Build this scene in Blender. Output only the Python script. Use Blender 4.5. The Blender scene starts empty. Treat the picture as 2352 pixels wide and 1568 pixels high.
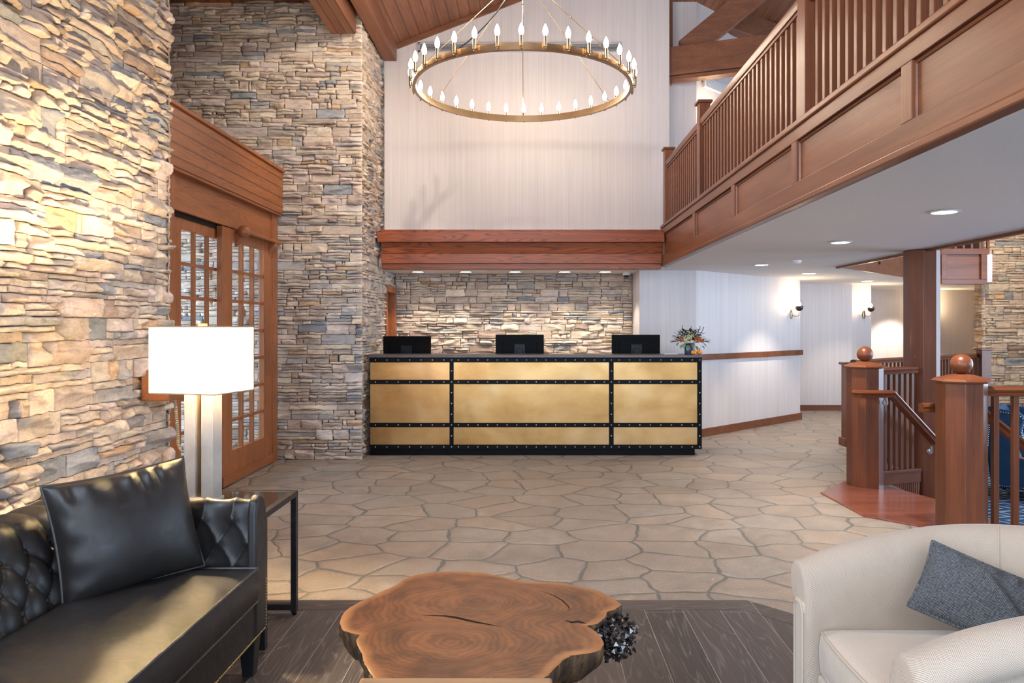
import bpy, bmesh, math, random
import numpy as np
from mathutils import Vector, Matrix, Euler

C = bpy.context.scene.collection
PI = math.pi
R = math.radians
random.seed(7)

# ---------------------------------------------------------------- camera, world, exposure
cam_data = bpy.data.cameras.new('camera')
cam = bpy.data.objects.new('camera', cam_data)
C.objects.link(cam)
cam.location = (0.0, 0.0, 1.5)
cam.rotation_euler = (R(90), 0, 0)
cam_data.sensor_width = 36.0
cam_data.lens = 36.0 * 1660 / 2352
cam_data.shift_x = -44 / 2352
cam_data.shift_y = -34 / 2352
cam_data.clip_start = 0.05
cam_data.clip_end = 200
bpy.context.scene.camera = cam

world = bpy.data.worlds.new('world')
bpy.context.scene.world = world
world.use_nodes = True
bg = world.node_tree.nodes['Background']
bg.inputs[0].default_value = (0.70, 0.84, 1.0, 1)
bg.inputs[1].default_value = 1.0

sc = bpy.context.scene
sc.view_settings.view_transform = 'Standard'
sc.view_settings.look = 'None'
sc.view_settings.gamma = 1.0
sc.view_settings.use_curve_mapping = False
sc.view_settings.exposure = 1.35
sc.cycles.max_bounces = 10
sc.cycles.diffuse_bounces = 6
sc.cycles.glossy_bounces = 4
sc.cycles.transmission_bounces = 6
sc.cycles.transparent_max_bounces = 10
sc.cycles.sample_clamp_indirect = 60.0
sc.cycles.caustics_reflective = False
sc.cycles.caustics_refractive = False


def area_light(name, loc, rot, sx, sy, energy, color):
    l = bpy.data.lights.new(name, 'AREA')
    l.shape = 'RECTANGLE'
    l.size, l.size_y = sx, sy
    l.energy, l.color = energy, color
    o = bpy.data.objects.new(name, l)
    o.location, o.rotation_euler = loc, rot
    C.objects.link(o)
    return o


def spot_light(name, loc, target, energy, color, size=100, blend=0.6, radius=0.05):
    l = bpy.data.lights.new(name, 'SPOT')
    l.energy, l.color = energy, color
    l.spot_size, l.spot_blend = R(size), blend
    l.shadow_soft_size = radius
    o = bpy.data.objects.new(name, l)
    o.location = loc
    d = Vector(target) - Vector(loc)
    o.rotation_euler = d.to_track_quat('-Z', 'Y').to_euler()
    C.objects.link(o)
    return o


def point_light(name, loc, energy, color, radius=0.04):
    l = bpy.data.lights.new(name, 'POINT')
    l.energy, l.color, l.shadow_soft_size = energy, color, radius
    o = bpy.data.objects.new(name, l)
    o.location = loc
    C.objects.link(o)
    return o


DAY = (0.58, 0.76, 1.0)
WARM = (1.0, 0.72, 0.42)
NEUT = (1.0, 0.88, 0.74)
# daylight entering by the windows behind the camera, in the lounge and in the vestibule
for wx in (-1.0, 1.9, 4.8):
    area_light('daylight', (wx, -3.38, 1.25), (R(90), 0, 0), 2.4, 2.1, 42, DAY)
area_light('daylight', (9.3, 7.6, 1.6), (R(90), 0, R(90)), 3.6, 3.0, 135, DAY)
area_light('daylight', (-5.1, 6.2, 1.5), (R(90), 0, R(-90)), 3.0, 2.4, 75, DAY)
area_light('daylight', (0.2, -3.38, 4.2), (R(78), 0, 0), 3.6, 1.6, 40, (0.86, 0.91, 1.0))
area_light('daylight', (-2.72, -0.4, 3.4), (R(90), 0, R(-90)), 4.9, 2.6, 185, (0.70, 0.83, 1.0))
area_light('daylight', (9.3, 3.0, 1.5), (R(90), 0, R(90)), 2.8, 1.9, 80, DAY)  # added fill light at the made-up side window, for the far gallery box
# track spots under the roof beam washing the stone pier
spot_light('track_spot', (-0.9, 5.6, 5.0), (-2.35, 8.1, 3.6), 110, NEUT, 60, 0.8)
spot_light('track_spot', (-0.9, 4.0, 5.0), (-2.4, 4.2, 3.2), 22, NEUT, 75, 0.9)

spot_light('track_spot', (7.0, 10.2, 4.6), (8.5, 12.6, 1.2), 170, NEUT, 75, 0.9)  # unseen spot added above the lounge to brighten its stone wall
# unseen fill spots added under the roof to brighten the hall floor
for px_, py_ in ((-0.2, 6.9), (0.1, 4.9)):
    spot_light('roof_downlight', (px_, py_, 5.55), (px_, py_, 0), 150, NEUT, 100, 1.0, 0.08)

# ---------------------------------------------------------------- node helpers


def nmat(name):
    m = bpy.data.materials.new(name)
    m.use_nodes = True
    nt = m.node_tree
    b = nt.nodes['Principled BSDF']
    return m, nt, b


def N(nt, typ, **kw):
    n = nt.nodes.new('ShaderNode' + typ)
    for k, v in kw.items():
        if isinstance(k, str) and hasattr(n, k):
            setattr(n, k, v)
    return n


def L(nt, a, b):
    nt.links.new(a, b)


def ramp(nt, fac, stops):
    r = N(nt, 'ValToRGB')
    el = r.color_ramp.elements
    while len(el) < len(stops):
        el.new(0.5)
    for e, (p, c) in zip(el, stops):
        e.position = p
        e.color = (c[0], c[1], c[2], 1) if not isinstance(c, (int, float)) else (c, c, c, 1)
    L(nt, fac, r.inputs[0])
    return r.outputs[0]


def mix(nt, fac, a, b, mode='MIX'):
    n = N(nt, 'Mix', data_type='RGBA', blend_type=mode)
    if isinstance(fac, (int, float)):
        n.inputs[0].default_value = fac
    else:
        L(nt, fac, n.inputs[0])
    for s, v in ((n.inputs[6], a), (n.inputs[7], b)):
        if isinstance(v, tuple):
            s.default_value = (v[0], v[1], v[2], 1)
        else:
            L(nt, v, s)
    return n.outputs[2]


def math_n(nt, op, a, b=None, c=None):
    n = N(nt, 'Math', operation=op)
    for i, v in enumerate((a, b, c)):
        if v is None:
            continue
        if isinstance(v, (int, float)):
            n.inputs[i].default_value = v
        else:
            L(nt, v, n.inputs[i])
    return n.outputs[0]


def coords(nt, scale=(1, 1, 1), kind='Object', rot=(0, 0, 0), loc=(0, 0, 0)):
    t = N(nt, 'TexCoord')
    mp = N(nt, 'Mapping')
    mp.inputs['Scale'].default_value = scale
    mp.inputs['Rotation'].default_value = rot
    mp.inputs['Location'].default_value = loc
    L(nt, t.outputs[kind], mp.inputs[0])
    return mp.outputs[0]


def noise(nt, vec, scale=1, detail=4, rough=0.55, dist=0.0):
    n = N(nt, 'TexNoise')
    n.inputs['Scale'].default_value = scale
    n.inputs['Detail'].default_value = detail
    n.inputs['Roughness'].default_value = rough
    n.inputs['Distortion'].default_value = dist
    L(nt, vec, n.inputs['Vector'])
    return n


def bump(nt, height, bsdf, strength=0.3, dist=0.01):
    b = N(nt, 'Bump')
    b.inputs['Strength'].default_value = strength
    b.inputs['Distance'].default_value = dist
    L(nt, height, b.inputs['Height'])
    L(nt, b.outputs[0], bsdf.inputs['Normal'])


def plain(name, col, rough=0.5, metal=0.0, nscale=None, namt=0.12, bumps=0.0, coat=0.0, spec=None):
    m, nt, b = nmat(name)
    b.inputs['Base Color'].default_value = (*col, 1)
    b.inputs['Roughness'].default_value = rough
    b.inputs['Metallic'].default_value = metal
    if coat:
        b.inputs['Coat Weight'].default_value = coat
        b.inputs['Coat Roughness'].default_value = 0.12
    if spec is not None:
        b.inputs['Specular IOR Level'].default_value = spec
    if nscale:
        n = noise(nt, coords(nt), nscale, 5)
        lo = tuple(c * (1 - namt) for c in col)
        hi = tuple(min(1, c * (1 + namt)) for c in col)
        L(nt, ramp(nt, n.outputs[0], [(0.3, lo), (0.7, hi)]), b.inputs['Base Color'])
        if bumps:
            bump(nt, n.outputs[0], b, bumps, 0.004)
    return m


def wood(name, light, dark, axis='X', rough=0.38, oak=0.0, scale=1.0, fine=0.22):
    """Stained timber with the grain running along AXIS."""
    m, nt, b = nmat(name)
    i = 'XYZ'.index(axis)
    s1 = [7 * scale] * 3
    s1[i] = 0.55 * scale
    n1 = noise(nt, coords(nt, tuple(s1), loc=(3.1, 1.7, 5.3)), 1, 5, 0.6, 0.6)
    col = ramp(nt, n1.outputs[0], [(0.28, dark), (0.72, light)])
    s2 = [130 * scale] * 3
    s2[i] = 3.0 * scale
    n2 = noise(nt, coords(nt, tuple(s2)), 1, 2, 0.5)
    f = ramp(nt, n2.outputs[0], [(0.3, 1 - fine), (0.7, 1.0)])
    col = mix(nt, 1.0, col, f, 'MULTIPLY')
    h = n2.outputs[0]
    if oak:
        s3 = [9 * scale] * 3
        s3[i] = 0.75 * scale
        n3 = noise(nt, coords(nt, tuple(s3), loc=(9, 4, 2)), 1, 1, 0.4, 0.3)
        w = math_n(nt, 'FRACT', math_n(nt, 'MULTIPLY', n3.outputs[0], 16))
        g = ramp(nt, w, [(0.0, 1 - oak), (0.35, 1.0), (0.85, 1.0), (1.0, 1 - oak)])
        col = mix(nt, 1.0, col, g, 'MULTIPLY')
    L(nt, col, b.inputs['Base Color'])
    b.inputs['Roughness'].default_value = rough
    b.inputs['Specular IOR Level'].default_value = 0.42
    bump(nt, h, b, 0.12, 0.002)
    return m


def emis(name, col, strength):
    m, nt, b = nmat(name)
    b.inputs['Base Color'].default_value = (*col, 1)
    b.inputs['Emission Color'].default_value = (*col, 1)
    b.inputs['Emission Strength'].default_value = strength
    return m


# ---------------------------------------------------------------- materials
MT = {}
RW_L, RW_D = (0.255, 0.088, 0.038), (0.14, 0.043, 0.018)
for ax in 'XYZ':
    MT['rail' + ax] = wood('cherry_wood_' + ax, RW_L, RW_D, ax, 0.34)
    MT['door' + ax] = wood('door_fir_' + ax, (0.43, 0.150, 0.050), (0.27, 0.085, 0.028), ax, 0.42, 0.25)
    MT['roof' + ax] = wood('roof_timber_' + ax, (0.29, 0.115, 0.055), (0.155, 0.056, 0.026), ax, 0.5, 0.12)
    MT['stair' + ax] = wood('newel_wood_' + ax, (0.215, 0.064, 0.024), (0.11, 0.031, 0.012), ax, 0.36)
MT['oakX'] = wood('red_oak_X', (0.40, 0.098, 0.025), (0.30, 0.068, 0.017), 'X', 0.36, 0.55)
MT['nosing'] = wood('landing_wood', (0.29, 0.092, 0.055), (0.16, 0.048, 0.029), 'X', 0.2, 0.2)
MT['black_metal'] = plain('black_steel', (0.005, 0.005, 0.0055), 0.45, 0.0, 40, 0.3, spec=0.10)
MT['gun_metal'] = plain('gunmetal_steel', (0.045, 0.042, 0.045), 0.4, 0.8, 30, 0.2)
MT['rivet'] = plain('steel_rivet', (0.5, 0.5, 0.5), 0.3, 1.0)
MT['chrome'] = plain('satin_nickel', (0.7, 0.7, 0.7), 0.25, 1.0)
MT['black_plastic'] = plain('black_plastic', (0.003, 0.003, 0.0035), 0.5, spec=0.08)
MT['mortar'] = plain('dark_mortar', (0.10, 0.085, 0.07), 0.95)
MT['grey_plastic'] = plain('dark_grey_plastic', (0.010, 0.011, 0.014), 0.4, spec=0.2)
MT['white_plastic'] = plain('white_plastic', (0.8, 0.8, 0.8), 0.4)
MT['white_paint'] = plain('white_paint', (0.80, 0.78, 0.76), 0.6, 0, 60, 0.02)
MT['ceil'] = plain('ceiling_plaster', (0.72, 0.695, 0.685), 0.85, 0, 90, 0.03, 0.12)
MT['grey_vent'] = plain('grey_painted_metal', (0.42, 0.41, 0.41), 0.5)
MT['dark'] = plain('dark_void', (0.02, 0.02, 0.02), 0.9)
MT['counter'] = plain('dark_stone_counter', (0.095, 0.075, 0.072), 0.35, 0, 160, 0.5)
MT['bulb'] = emis('glowing_candle_bulb', (1.0, 0.83, 0.64), 42)
MT['sconce_bulb'] = emis('glowing_sconce_bulb', (1.0, 0.74, 0.45), 150)
MT['down_lens'] = emis('downlight_lens', (1.0, 0.93, 0.82), 7)
MT['marble'] = plain('white_marble', (0.40, 0.365, 0.32), 0.3, 0, 6, 0.2)
MT['cord'] = plain('beige_cord', (0.55, 0.45, 0.30), 0.6)
MT['nail'] = plain('antique_brass_nail', (0.45, 0.30, 0.13), 0.35, 1.0)
MT['pumpkin'] = plain('orange_pumpkin', (0.80, 0.26, 0.03), 0.45, 0, 20, 0.2)
MT['pumpkin_stem'] = plain('dry_stem', (0.22, 0.17, 0.07), 0.8)
MT['vase'] = plain('blue_glazed_vase', (0.035, 0.075, 0.16), 0.3, 0, 14, 0.5, 0, 0.4)
MT['leaf_dark'] = plain('dark_green_leaf', (0.030, 0.065, 0.035), 0.5, 0, 30, 0.4)
MT['leaf_pale'] = plain('pale_green_leaf', (0.17, 0.26, 0.14), 0.55, 0, 30, 0.3)
MT['bloom_orange'] = plain('orange_bloom', (0.55, 0.13, 0.03), 0.6, 0, 40, 0.4)
MT['bloom_cream'] = plain('cream_bloom', (0.55, 0.52, 0.28), 0.6, 0, 40, 0.3)
MT['twig'] = plain('brown_twig', (0.09, 0.055, 0.035), 0.7)
MT['cup'] = plain('bronze_cup', (0.10, 0.065, 0.050), 0.35, 0.9)
MT['shade_edge'] = plain('tan_shade_edge', (0.30, 0.22, 0.13), 0.8)
MT['black_wood'] = plain('ebony_leg', (0.010, 0.009, 0.009), 0.35)


def mk_brass():
    m, nt, b = nmat('brushed_brass_sheet')
    n = noise(nt, coords(nt, (1.6, 1.6, 2.4)), 1, 5, 0.6, 0.4)
    col = ramp(nt, n.outputs[0], [(0.28, (0.40, 0.210, 0.066)), (0.5, (0.50, 0.290, 0.112)), (0.75, (0.58, 0.38, 0.19))])
    n2 = noise(nt, coords(nt, (3, 3, 240)), 1, 3)
    L(nt, col, b.inputs['Base Color'])
    b.inputs['Metallic'].default_value = 1.0
    n3 = noise(nt, coords(nt, (2.3, 2.3, 3.0), loc=(4, 4, 4)), 1, 4)
    L(nt, ramp(nt, n3.outputs[0], [(0.3, 0.28), (0.7, 0.42)]), b.inputs['Roughness'])
    n4 = noise(nt, coords(nt, (2.2, 2.2, 1.1), loc=(7, 1, 2)), 1, 2)
    bump(nt, n4.outputs[0], b, 0.35, 0.03)
    return m


MT['brass'] = mk_brass()
MT['brass_ring'] = plain('aged_brass', (0.40, 0.275, 0.16), 0.30, 1.0, 6, 0.12)


def mk_wallpaper(name, col):
    m, nt, b = nmat(name)
    n = noise(nt, coords(nt, (70, 70, 0.7)), 1, 2, 0.7)
    n2 = noise(nt, coords(nt, (14, 14, 0.25)), 1, 3, 0.6)
    f = math_n(nt, 'ADD', math_n(nt, 'MULTIPLY', n.outputs[0], 0.6), math_n(nt, 'MULTIPLY', n2.outputs[0], 0.4))
    lo = tuple(c * 0.88 for c in col)
    L(nt, ramp(nt, f, [(0.36, lo), (0.60, col)]), b.inputs['Base Color'])
    b.inputs['Roughness'].default_value = 0.65
    bump(nt, n.outputs[0], b, 0.05, 0.002)
    return m


MT['paper'] = mk_wallpaper('striped_wallpaper', (0.66, 0.605, 0.59))


def mk_stone():
    m, nt, b = nmat('ledgestone')
    a = N(nt, 'Attribute', attribute_name='stone_col')
    n = noise(nt, coords(nt, (9, 9, 22)), 1, 6, 0.65, 0.5)
    n2 = noise(nt, coords(nt, (60, 60, 90)), 1, 4, 0.6)
    n3 = noise(nt, coords(nt, (2.6, 2.6, 6)), 1, 3, 0.6)
    f = ramp(nt, n.outputs[0], [(0.30, 0.66), (0.52, 1.0), (0.75, 1.16)])
    c = mix(nt, 1.0, a.outputs['Color'], f, 'MULTIPLY')
    rust = ramp(nt, n3.outputs[0], [(0.60, 0.0), (0.74, 0.5)])
    c = mix(nt, rust, c, (0.44, 0.28, 0.13))
    f2 = ramp(nt, n2.outputs[0], [(0.3, 0.84), (0.7, 1.05)])
    c = mix(nt, 1.0, c, f2, 'MULTIPLY')
    L(nt, c, b.inputs['Base Color'])
    b.inputs['Roughness'].default_value = 0.85
    h = math_n(nt, 'ADD', n.outputs[0], math_n(nt, 'MULTIPLY', n2.outputs[0], 0.4))
    bump(nt, h, b, 0.55, 0.010)
    return m


MT['stone'] = mk_stone()


def mk_flag():
    m, nt, b = nmat('stamped_flagstone')
    base = coords(nt, (1.0, 1.0, 1.0))
    nd = noise(nt, base, 2.2, 2)
    off = N(nt, 'VectorMath', operation='SCALE')
    L(nt, nd.outputs['Color'], off.inputs[0])
    off.inputs['Scale'].default_value = 0.16
    nd2 = noise(nt, base, 14, 2)
    off2 = N(nt, 'VectorMath', operation='SCALE')
    L(nt, nd2.outputs['Color'], off2.inputs[0])
    off2.inputs['Scale'].default_value = 0.02
    ad = N(nt, 'VectorMath', operation='ADD')
    L(nt, base, ad.inputs[0])
    L(nt, off.outputs[0], ad.inputs[1])
    ad2 = N(nt, 'VectorMath', operation='ADD')
    L(nt, ad.outputs[0], ad2.inputs[0])
    L(nt, off2.outputs[0], ad2.inputs[1])
    vs = N(nt, 'Mapping')
    vs.inputs['Scale'].default_value = (2.35, 2.9, 0.0)
    L(nt, ad2.outputs[0], vs.inputs[0])
    ve = N(nt, 'TexVoronoi', feature='DISTANCE_TO_EDGE', voronoi_dimensions='2D')
    vc = N(nt, 'TexVoronoi', feature='F1', voronoi_dimensions='2D')
    for v in (ve, vc):
        v.inputs['Scale'].default_value = 1.0
        v.inputs['Randomness'].default_value = 0.78
        L(nt, vs.outputs[0], v.inputs['Vector'])
    nw = noise(nt, base, 3.0, 2)
    th = math_n(nt, 'MULTIPLY_ADD', nw.outputs[0], 0.042, -0.006)
    d = math_n(nt, 'SUBTRACT', ve.outputs['Distance'], th)
    stone = ramp(nt, d, [(0.0, 0.0), (0.018, 1.0)])
    rnd = N(nt, 'SeparateColor')
    L(nt, vc.outputs['Color'], rnd.inputs[0])
    cell = ramp(nt, rnd.outputs[0], [(0.0, (0.255, 0.212, 0.178)), (0.35, (0.305, 0.250, 0.208)), (0.7, (0.275, 0.242, 0.212)), (1.0, (0.335, 0.262, 0.208))])
    n1 = noise(nt, base, 5, 6, 0.65, 0.6)
    n2 = noise(nt, base, 60, 4)
    cell = mix(nt, 1.0, cell, ramp(nt, n1.outputs[0], [(0.28, 0.70), (0.72, 1.16)]), 'MULTIPLY')
    nm = noise(nt, base, 1.1, 3)
    cell = mix(nt, ramp(nt, nm.outputs[0], [(0.4, 0.0), (0.7, 0.5)]), cell, (0.31, 0.225, 0.170))
    cell = mix(nt, 1.0, cell, ramp(nt, n2.outputs[0], [(0.3, 0.84), (0.7, 1.08)]), 'MULTIPLY')
    col = mix(nt, stone, (0.125, 0.120, 0.108), cell)
    L(nt, col, b.inputs['Base Color'])
    L(nt, ramp(nt, n1.outputs[0], [(0.3, 0.46), (0.7, 0.62)]), b.inputs['Roughness'])
    hs = ramp(nt, d, [(0.0, 0.0), (0.07, 1.0)])
    h = math_n(nt, 'ADD', math_n(nt, 'MULTIPLY', hs, 1.0), math_n(nt, 'MULTIPLY', n1.outputs[0], 0.5))
    bump(nt, h, b, 0.45, 0.012)
    return m


MT['flag'] = mk_flag()


def mk_plank(name, along='Y', width=0.2):
    m, nt, b = nmat(name)
    rot = (0, 0, R(90)) if along == 'Y' else (0, 0, 0)
    base = coords(nt, (1, 1, 1), rot=rot)
    br = N(nt, 'TexBrick')
    br.offset = 0.37
    br.inputs['Scale'].default_value = 1.0
    br.inputs['Mortar Size'].default_value = 0.0016
    br.inputs['Mortar Smooth'].default_value = 0.1
    br.inputs['Brick Width'].default_value = 1.9
    br.inputs['Row Height'].default_value = width
    br.inputs['Color1'].default_value = (0.2, 0.2, 0.2, 1)
    br.inputs['Color2'].default_value = (0.8, 0.8, 0.8, 1)
    L(nt, base, br.inputs['Vector'])
    sep = N(nt, 'SeparateColor')
    L(nt, br.outputs['Color'], sep.inputs[0])
    off = N(nt, 'CombineXYZ')
    L(nt, math_n(nt, 'MULTIPLY', sep.outputs[0], 37.0), off.inputs[0])
    L(nt, math_n(nt, 'MULTIPLY', sep.outputs[0], 11.0), off.inputs[1])
    ad = N(nt, 'VectorMath', operation='ADD')
    L(nt, base, ad.inputs[0])
    L(nt, off.outputs[0], ad.inputs[1])
    mp = N(nt, 'Mapping')
    mp.inputs['Scale'].default_value = (0.9, 7.5, 1)
    L(nt, ad.outputs[0], mp.inputs[0])
    n1 = noise(nt, mp.outputs[0], 1, 2, 0.45, 0.5)
    w = math_n(nt, 'FRACT', math_n(nt, 'MULTIPLY', n1.outputs[0], 15))
    grain = ramp(nt, w, [(0.0, 1.0), (0.16, 0.0), (0.84, 0.0), (1.0, 1.0)])
    mp2 = N(nt, 'Mapping')
    mp2.inputs['Scale'].default_value = (6, 190, 1)
    L(nt, ad.outputs[0], mp2.inputs[0])
    n2 = noise(nt, mp2.outputs[0], 1, 3, 0.6)
    g = mix(nt, ramp(nt, n2.outputs[0], [(0.42, 0.15), (0.7, 1.0)]), (0, 0, 0), grain)
    tone = ramp(nt, sep.outputs[0], [(0.2, (0.048, 0.037, 0.033)), (0.8, (0.085, 0.066, 0.059))])
    col = mix(nt, g, tone, (0.20, 0.168, 0.15))
    n3 = noise(nt, mp2.outputs[0], 0.5, 2)
    col = mix(nt, 1.0, col, ramp(nt, n3.outputs[0], [(0.3, 0.8), (0.7, 1.15)]), 'MULTIPLY')
    seam = br.outputs['Fac']
    col = mix(nt, seam, col, (0.30, 0.255, 0.235))
    L(nt, col, b.inputs['Base Color'])
    b.inputs['Roughness'].default_value = 0.45
    bump(nt, n2.outputs[0], b, 0.08, 0.002)
    return m


MT['plankY'] = mk_plank('grey_oak_planks_lengthwise', 'Y', 0.2)
MT['plankX'] = mk_plank('grey_oak_border_plank', 'X', 0.6)


def mk_leather(name, col, rough=0.38):
    m, nt, b = nmat(name)
    n = noise(nt, coords(nt), 5, 4)
    n2 = noise(nt, coords(nt), 260, 3)
    n3 = noise(nt, coords(nt, (1, 1, 1)), 16, 3, 0.6, 0.8)
    L(nt, ramp(nt, n.outputs[0], [(0.3, tuple(c * 0.8 for c in col)), (0.7, tuple(c * 1.25 for c in col))]), b.inputs['Base Color'])
    L(nt, ramp(nt, n3.outputs[0], [(0.3, rough - 0.05), (0.7, rough + 0.08)]), b.inputs['Roughness'])
    b.inputs['Specular IOR Level'].default_value = 0.4
    h = math_n(nt, 'ADD', math_n(nt, 'MULTIPLY', n2.outputs[0], 0.12), n3.outputs[0])
    bump(nt, h, b, 0.10, 0.01)
    return m


MT['leather'] = mk_leather('black_leather', (0.017, 0.0145, 0.0135), 0.42)
MT['blue_leather'] = mk_leather('blue_leather', (0.012, 0.055, 0.115), 0.36)
MT['welt'] = mk_leather('leather_welt', (0.05, 0.044, 0.042), 0.4)


def mk_herring(name, kind, ca, cb, w=0.028, pitch=0.0055):
    m, nt, b = nmat(name)
    t = N(nt, 'TexCoord')
    s = N(nt, 'SeparateXYZ')
    L(nt, t.outputs[kind], s.inputs[0])
    u = s.outputs[0] if kind == 'UV' else math_n(nt, 'ADD', s.outputs[1], math_n(nt, 'MULTIPLY', s.outputs[2], 0.0))
    v = s.outputs[1] if kind == 'UV' else math_n(nt, 'ADD', s.outputs[0], s.outputs[2])
    tri = math_n(nt, 'PINGPONG', u, w)
    p = math_n(nt, 'ADD', v, tri)
    st = math_n(nt, 'SINE', math_n(nt, 'MULTIPLY', p, 2 * PI / pitch))
    f = math_n(nt, 'MULTIPLY_ADD', st, 0.5, 0.5)
    n = noise(nt, coords(nt), 9, 3)
    f2 = math_n(nt, 'ADD', math_n(nt, 'MULTIPLY', f, 0.8), math_n(nt, 'MULTIPLY', n.outputs[0], 0.3))
    L(nt, ramp(nt, f2, [(0.15, ca), (0.85, cb)]), b.inputs['Base Color'])
    b.inputs['Roughness'].default_value = 0.9
    b.inputs['Sheen Weight'].default_value = 0.2
    bump(nt, f, b, 0.15, 0.002)
    return m


MT['herring'] = mk_herring('cream_herringbone_fabric', 'UV', (0.29, 0.215, 0.155), (0.52, 0.425, 0.335))
MT['herring_seat'] = mk_herring('cream_herringbone_seat', 'Object', (0.40, 0.325, 0.255), (0.56, 0.475, 0.39))
MT['piping'] = plain('cream_piping', (0.47, 0.385, 0.30), 0.85)


def mk_tweed():
    m, nt, b = nmat('charcoal_tweed')
    s = N(nt, 'SeparateXYZ')
    t = N(nt, 'TexCoord')
    L(nt, t.outputs['UV'], s.inputs[0])
    a = math_n(nt, 'SINE', math_n(nt, 'MULTIPLY', s.outputs[0], 2 * PI / 0.0052))
    c = math_n(nt, 'SINE', math_n(nt, 'MULTIPLY', s.outputs[1], 2 * PI / 0.0052))
    n = noise(nt, coords(nt), 160, 2)
    f = math_n(nt, 'ADD', math_n(nt, 'MULTIPLY', math_n(nt, 'MULTIPLY', a, c), 0.5), n.outputs[0])
    L(nt, ramp(nt, f, [(0.25, (0.018, 0.019, 0.022)), (0.85, (0.17, 0.172, 0.18))]), b.inputs['Base Color'])
    b.inputs['Roughness'].default_value = 0.95
    bump(nt, f, b, 0.3, 0.003)
    return m


MT['tweed'] = mk_tweed()


def mk_slab_top():
    m, nt, b = nmat('live_edge_slab_face')
    def rings(cx, cy, sx, sy):
        v = coords(nt, (1, 1, 1))
        nd = noise(nt, v, 3.2, 4, 0.6)
        o = N(nt, 'VectorMath', operation='SCALE')
        L(nt, nd.outputs['Color'], o.inputs[0])
        o.inputs['Scale'].default_value = 0.22
        a = N(nt, 'VectorMath', operation='ADD')
        L(nt, v, a.inputs[0])
        L(nt, o.outputs[0], a.inputs[1])
        mp = N(nt, 'Mapping')
        mp.inputs['Location'].default_value = (-cx * sx - 0.11 * sx, -cy * sy - 0.11 * sy, 0)
        mp.inputs['Scale'].default_value = (sx, sy, 0)
        L(nt, a.outputs[0], mp.inputs[0])
        ln = N(nt, 'VectorMath', operation='LENGTH')
        L(nt, mp.outputs[0], ln.inputs[0])
        return ln.outputs['Value']
    r = math_n(nt, 'SMOOTH_MIN', rings(-0.04, 0.14, 0.9, 1.25), rings(-0.10, -0.20, 0.9, 1.3), 0.10)
    nr = noise(nt, coords(nt), 2.5, 3)
    r2 = math_n(nt, 'ADD', r, math_n(nt, 'MULTIPLY', nr.outputs[0], 0.1))
    fine = math_n(nt, 'SINE', math_n(nt, 'MULTIPLY', r2, 240))
    wide = math_n(nt, 'SINE', math_n(nt, 'MULTIPLY', r2, 58))
    f = math_n(nt, 'ADD', math_n(nt, 'MULTIPLY', fine, 0.10), math_n(nt, 'MULTIPLY', wide, 0.07))
    f = math_n(nt, 'ADD', f, 0.5)
    col = ramp(nt, f, [(0.2, (0.095, 0.030, 0.010)), (0.5, (0.185, 0.063, 0.021)), (0.8, (0.27, 0.103, 0.035))])
    nb = noise(nt, coords(nt), 4.5, 5, 0.6, 0.7)
    col = mix(nt, 1.0, col, ramp(nt, nb.outputs[0], [(0.32, 0.50), (0.62, 1.12)]), 'MULTIPLY')
    e = N(nt, 'Attribute', attribute_name='edge')
    ne = noise(nt, coords(nt), 7, 4)
    ef = math_n(nt, 'ADD', e.outputs['Fac'], math_n(nt, 'MULTIPLY_ADD', ne.outputs[0], 0.7, -0.35))
    col = mix(nt, ramp(nt, ef, [(0.5, 0.0), (0.95, 1.0)]), col, (0.36, 0.150, 0.055))
    L(nt, col, b.inputs['Base Color'])
    b.inputs['Roughness'].default_value = 0.36
    b.inputs['Specular IOR Level'].default_value = 0.3
    bump(nt, f, b, 0.04, 0.002)
    return m


MT['slab'] = mk_slab_top()


def mk_bark():
    m, nt, b = nmat('dark_bark')
    n = noise(nt, coords(nt, (24, 24, 5)), 1, 6, 0.65, 0.6)
    L(nt, ramp(nt, n.outputs[0], [(0.36, (0.014, 0.009, 0.006)), (0.56, (0.10, 0.050, 0.020)), (0.75, (0.36, 0.19, 0.075))]), b.inputs['Base Color'])
    b.inputs['Roughness'].default_value = 0.55
    bump(nt, n.outputs[0], b, 0.8, 0.02)
    return m


MT['bark'] = mk_bark()
MT['burl'] = plain('black_lacquered_burl', (0.012, 0.010, 0.010), 0.2, 0, 50, 0.6, 0.4, 0.6)
MT['bench'] = wood('pale_bench_wood', (0.46, 0.255, 0.125), (0.35, 0.18, 0.082), 'X', 0.4, 0.2)


def mk_glass():
    m, nt, b = nmat('window_glass')
    out = nt.nodes['Material Output']
    tr = N(nt, 'BsdfTransparent')
    tr.inputs[0].default_value = (0.93, 0.96, 0.97, 1)
    gl = N(nt, 'BsdfGlossy')
    gl.inputs['Roughness'].default_value = 0.02
    fr = N(nt, 'Fresnel')
    fr.inputs[0].default_value = 1.5
    ge = N(nt, 'NewGeometry')
    mx = N(nt, 'MixShader')
    front = math_n(nt, 'SUBTRACT', 1.0, ge.outputs['Backfacing'])
    L(nt, math_n(nt, 'MULTIPLY', fr.outputs[0], front), mx.inputs[0])
    L(nt, tr.outputs[0], mx.inputs[1])
    L(nt, gl.outputs[0], mx.inputs[2])
    L(nt, mx.outputs[0], out.inputs[0])
    return m


MT['glass'] = mk_glass()


def mk_table_glass():
    m, nt, b = nmat('smoked_table_glass')
    b.inputs['Base Color'].default_value = (0.012, 0.011, 0.012, 1)
    b.inputs['Roughness'].default_value = 0.05
    return m


MT['smoked'] = mk_table_glass()


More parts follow.
